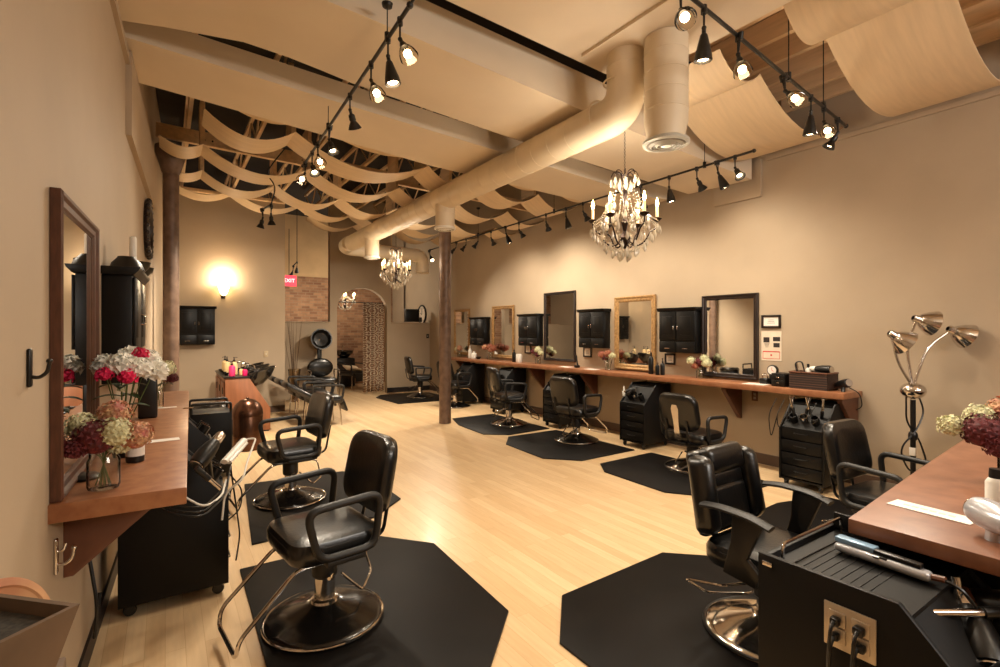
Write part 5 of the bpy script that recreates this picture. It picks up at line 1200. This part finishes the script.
# ---------------------------------------------------------------- curtain on rod
rz_ = atY(362, 302, YR-.02).z
t = thing('curtain_rod', 'thin black curtain rod across the arch', 'curtain rod', (ar0-.02, YR+.22, rz_)); MB().tube([(0, 0, 0), ((ar1-ar0)+.04, 0, 0)], .012, seg=8).build('rod', 'blackmetal', t)
c0 = atY(363, 300, YR+.22).x; c1 = ar1-.01
b = MB(); n = 60; zb0, zb1 = .03, rz_-.005
G = []
for i in range(n+1):
    f = i/n; x = c0+(c1-c0)*f; y = YR+.22+.045*math.sin(f*2*PI*5.5)+.015*math.sin(f*31)
    G.append([b.b.verts.new((x, y+(.3*(1-k/8))*.02*math.sin(f*17), zb0+(zb1-zb0)*k/8)) for k in range(9)])
for A, B in zip(G, G[1:]):
    for k in range(8): b.b.faces.new((A[k], B[k], B[k+1], A[k+1]))
o = b.build('curtain', 'curtain'); sm = o.modifiers.new('thick', 'SOLIDIFY'); sm.thickness = .003
tag(o, 'patterned medallion curtain gathered at the right of the arch', 'curtain')
# ---------------------------------------------------------------- things in the back room
pz = at(355, 397, 0)
t = shampoo_chair('black backwash chair draped with a towel inside the arch', (atY(352, 380, 13.4).x, 13.4, 0), R(-150), group='back room seats')
bx = atY(350, 380, 13.6)
tb = thing('backwash_basin', 'black basin behind the towel-draped chair inside the arch', 'basin', (bx.x+.0, 14.15, .0)); MB().box((0, 0, .4), (.5, .5, .8), .05).build('pedestal', 'plastic', tb); MB().lathe([(.1, 0), (.24, .12), (.26, .2), (.24, .2), (.12, .05)], (0, 0, .8), seg=24, cap=False).build('bowl', 'dome', tb); MB().tube(fillet([(0, .15, .95), (0, .15, 1.15), (0, 0, 1.15), (0, 0, 1.1)], .05), .012, seg=8).build('faucet', 'chrome', tb)
b = MB(); b.box((0, 0, 0), (.42, .3, .07), .03, rot=(R(20), R(10), .2)); b.box((.08, -.1, -.03), (.3, .25, .05), .02, rot=(R(-10), R(8), -.3))
tag(b.build('towel', 'towel', loc=(atY(352, 380, 13.4).x-.02, 13.38, .56)), 'cream towel bunched on the chair inside the arch', 'towel')
# exit sign
pe = atY(290, 281, 12.35); t = thing('exit_sign', 'lit red exit sign beyond the rear left opening', 'sign', (pe.x-.03, 12.3, pe.z))
MB().box((0, 0, 0), (.32, .04, .25), .005).build('housing', 'exitred', t); text('EXIT', .12, 'letters', 'exitlet', t, (0, -.022, 0), (PI/2, 0, 0))
MB().tube([(0, 0, .12), (0, 0, 1.2)], .008, seg=6).build('hanging_rod', 'blackmetal', t)
# beige wall, black screen and clock beyond the right opening
bx0 = atY(410, 300, 13.6).x
struct(MB().box(((bx0+RW)/2, 13.66, ZT/2), (RW-bx0, .1, ZT)).build('wall_rear_room', 'wall', smooth=False))
p0, p1 = atY(409, 324, 12.9), atY(425, 311, 12.9)
t = thing('black_speaker', 'black boxy speaker seen over the right rear partition', 'speaker', ((p0.x+p1.x)/2, 12.06, sill+.031)); q0, q1 = atY(404, 324, 12.1), atY(418, 310, 12.1)
t.location.x = (q0.x+q1.x)/2; MB().box((0, 0, (q1.z-sill)/2), (q1.x-q0.x, .1, q1.z-sill-.03), .01).build('body', 'plastic', t); MB().box((0, -.052, (q1.z-sill)/2), (q1.x-q0.x-.05, .006, q1.z-sill-.09), .004).build('grille', 'cab', t)
q0, q1 = atY(419, 324, 12.1), atY(421.5, 318, 12.1); t = tag(MB().box((0, 0, (q1.z-sill)/2), (.06, .1, q1.z-sill-.03), .01).build('black_box', 'plastic', loc=((q0.x+q1.x)/2, 12.1, sill+.03)), 'smaller black box right of the speaker on the partition', 'box')
pk = atX(430.5, 314, RW-.03); t = thing('wall_clock', 'round black-rimmed wall clock seen past the rear partition', 'clock', (RW-.002, YR+.44, pk.z))
RYn = Matrix.Rotation(-PI/2, 4, 'Y')
MB().lathe([(.255, 0), (.265, .03), (.245, .045), (.225, .03), (.225, 0)], mtx=RYn, seg=36, cap=False).build('rim', 'blackmetal', t); MB().lathe([(.23, 0.01), (.23, .014)], mtx=RYn, seg=36).build('dial', 'card', t)
b = MB(); b.tube([(-.02, 0, 0), (-.02, .0, .17)], .006, seg=5); b.tube([(-.02, 0, 0), (-.02, .12, .05)], .007, seg=5)
for k in range(12): a = 2*PI*k/12; b.box((-.016, .19*math.cos(a), .19*math.sin(a)), (.004, .012, .03), rot=(a-PI/2, 0, 0))
b.build('hands_and_marks', 'blackmetal', t)
light('POINT', 'back_room_glow', t, (-1.2, .4, 1.2), 22) if False else None
# ================================================================ LEFT FOREGROUND
ts = thing('side_table', 'low dark side table under the wooden tray, left foreground', 'table', (-.245, 1.22, 0))
MB().box((-.03, .04, .765), (.16, .60, .03), .005).build('top', 'traywood', ts)
for sx in (-1, 1):
    for sy in (-1, 1): MB().box((-.03+sx*.06, .04+sy*.26, .375), (.03, .03, .75), .003).build('leg', 'traywood', ts)
t = thing('wooden_tray', 'grey-brown angular wooden tray with dark liner in the bottom left corner', 'tray', (-.25, 1.19, .781))
P6 = [(x+.25, y-1.19) for x, y in ((-.13, 1.19), (-.262, 1.322), (-.335, 1.29), (-.345, 1.13), (-.27, 1.065))]
HZ = .269
def ring_(k, z): return [(p[0]*k, p[1]*k, z) for p in P6]
b = MB(); n = len(P6); LV = [[b.b.verts.new(q) for q in ring_(*kz)] for kz in ((.45, 0), (.6, .12), (1, HZ), (.88, HZ), (.55, .14))]
for A, B in zip(LV, LV[1:]):
    for i in range(n): j = (i+1) % n; b.b.faces.new((A[i], A[j], B[j], B[i]))
b.b.faces.new(LV[0]); b.b.faces.new(LV[-1]); b.build('tray_body', 'traywood', t, smooth=False)
MB().prism([(p[0]*.78, p[1]*.78) for p in P6], HZ-.035, HZ-.02).build('mesh_liner', 'liner', t, smooth=False)
MB().box((-.045, -.03, HZ+.03), (.022, .022, .10), .008).build('black_handle', 'plastic', t)
nb = Vector((.80, -.58, .18)).normalized(); q_ = nb.to_track_quat('Z', 'Y')
t = MB().lathe([(0, -.01), (.115, -.01), (.128, -.004), (.128, .006), (.112, .012), (.108, .008), (0, .008)], seg=44).build('round_board', 'darkwood')
t.location = (-.292, 1.42, .781+.128*.985); t.rotation_euler = q_.to_euler(); tag(t, 'round pale knotty wooden board leaning by the left wall', 'board')
# ================================================================ RENDER LOOK
w = bpy.data.worlds.new('world'); sc.world = w; w.use_nodes = True
w.node_tree.nodes['Background'].inputs[0].default_value = (.02, .016, .012, 1); w.node_tree.nodes['Background'].inputs[1].default_value = 1
sc.view_settings.view_transform = 'Standard'; sc.view_settings.look = 'None'; sc.view_settings.gamma = 1; sc.view_settings.use_curve_mapping = False
sc.view_settings.exposure = 0.15
cy = sc.cycles; cy.use_denoising = True; cy.max_bounces = 8; cy.diffuse_bounces = 5; cy.glossy_bounces = 4; cy.transparent_max_bounces = 24
cy.sample_clamp_indirect = 6; cy.caustics_reflective = False; cy.caustics_refractive = False
try: cy.denoiser = 'OPENIMAGEDENOISE'; cy.denoising_input_passes = 'RGB_ALBEDO_NORMAL'
except Exception: pass
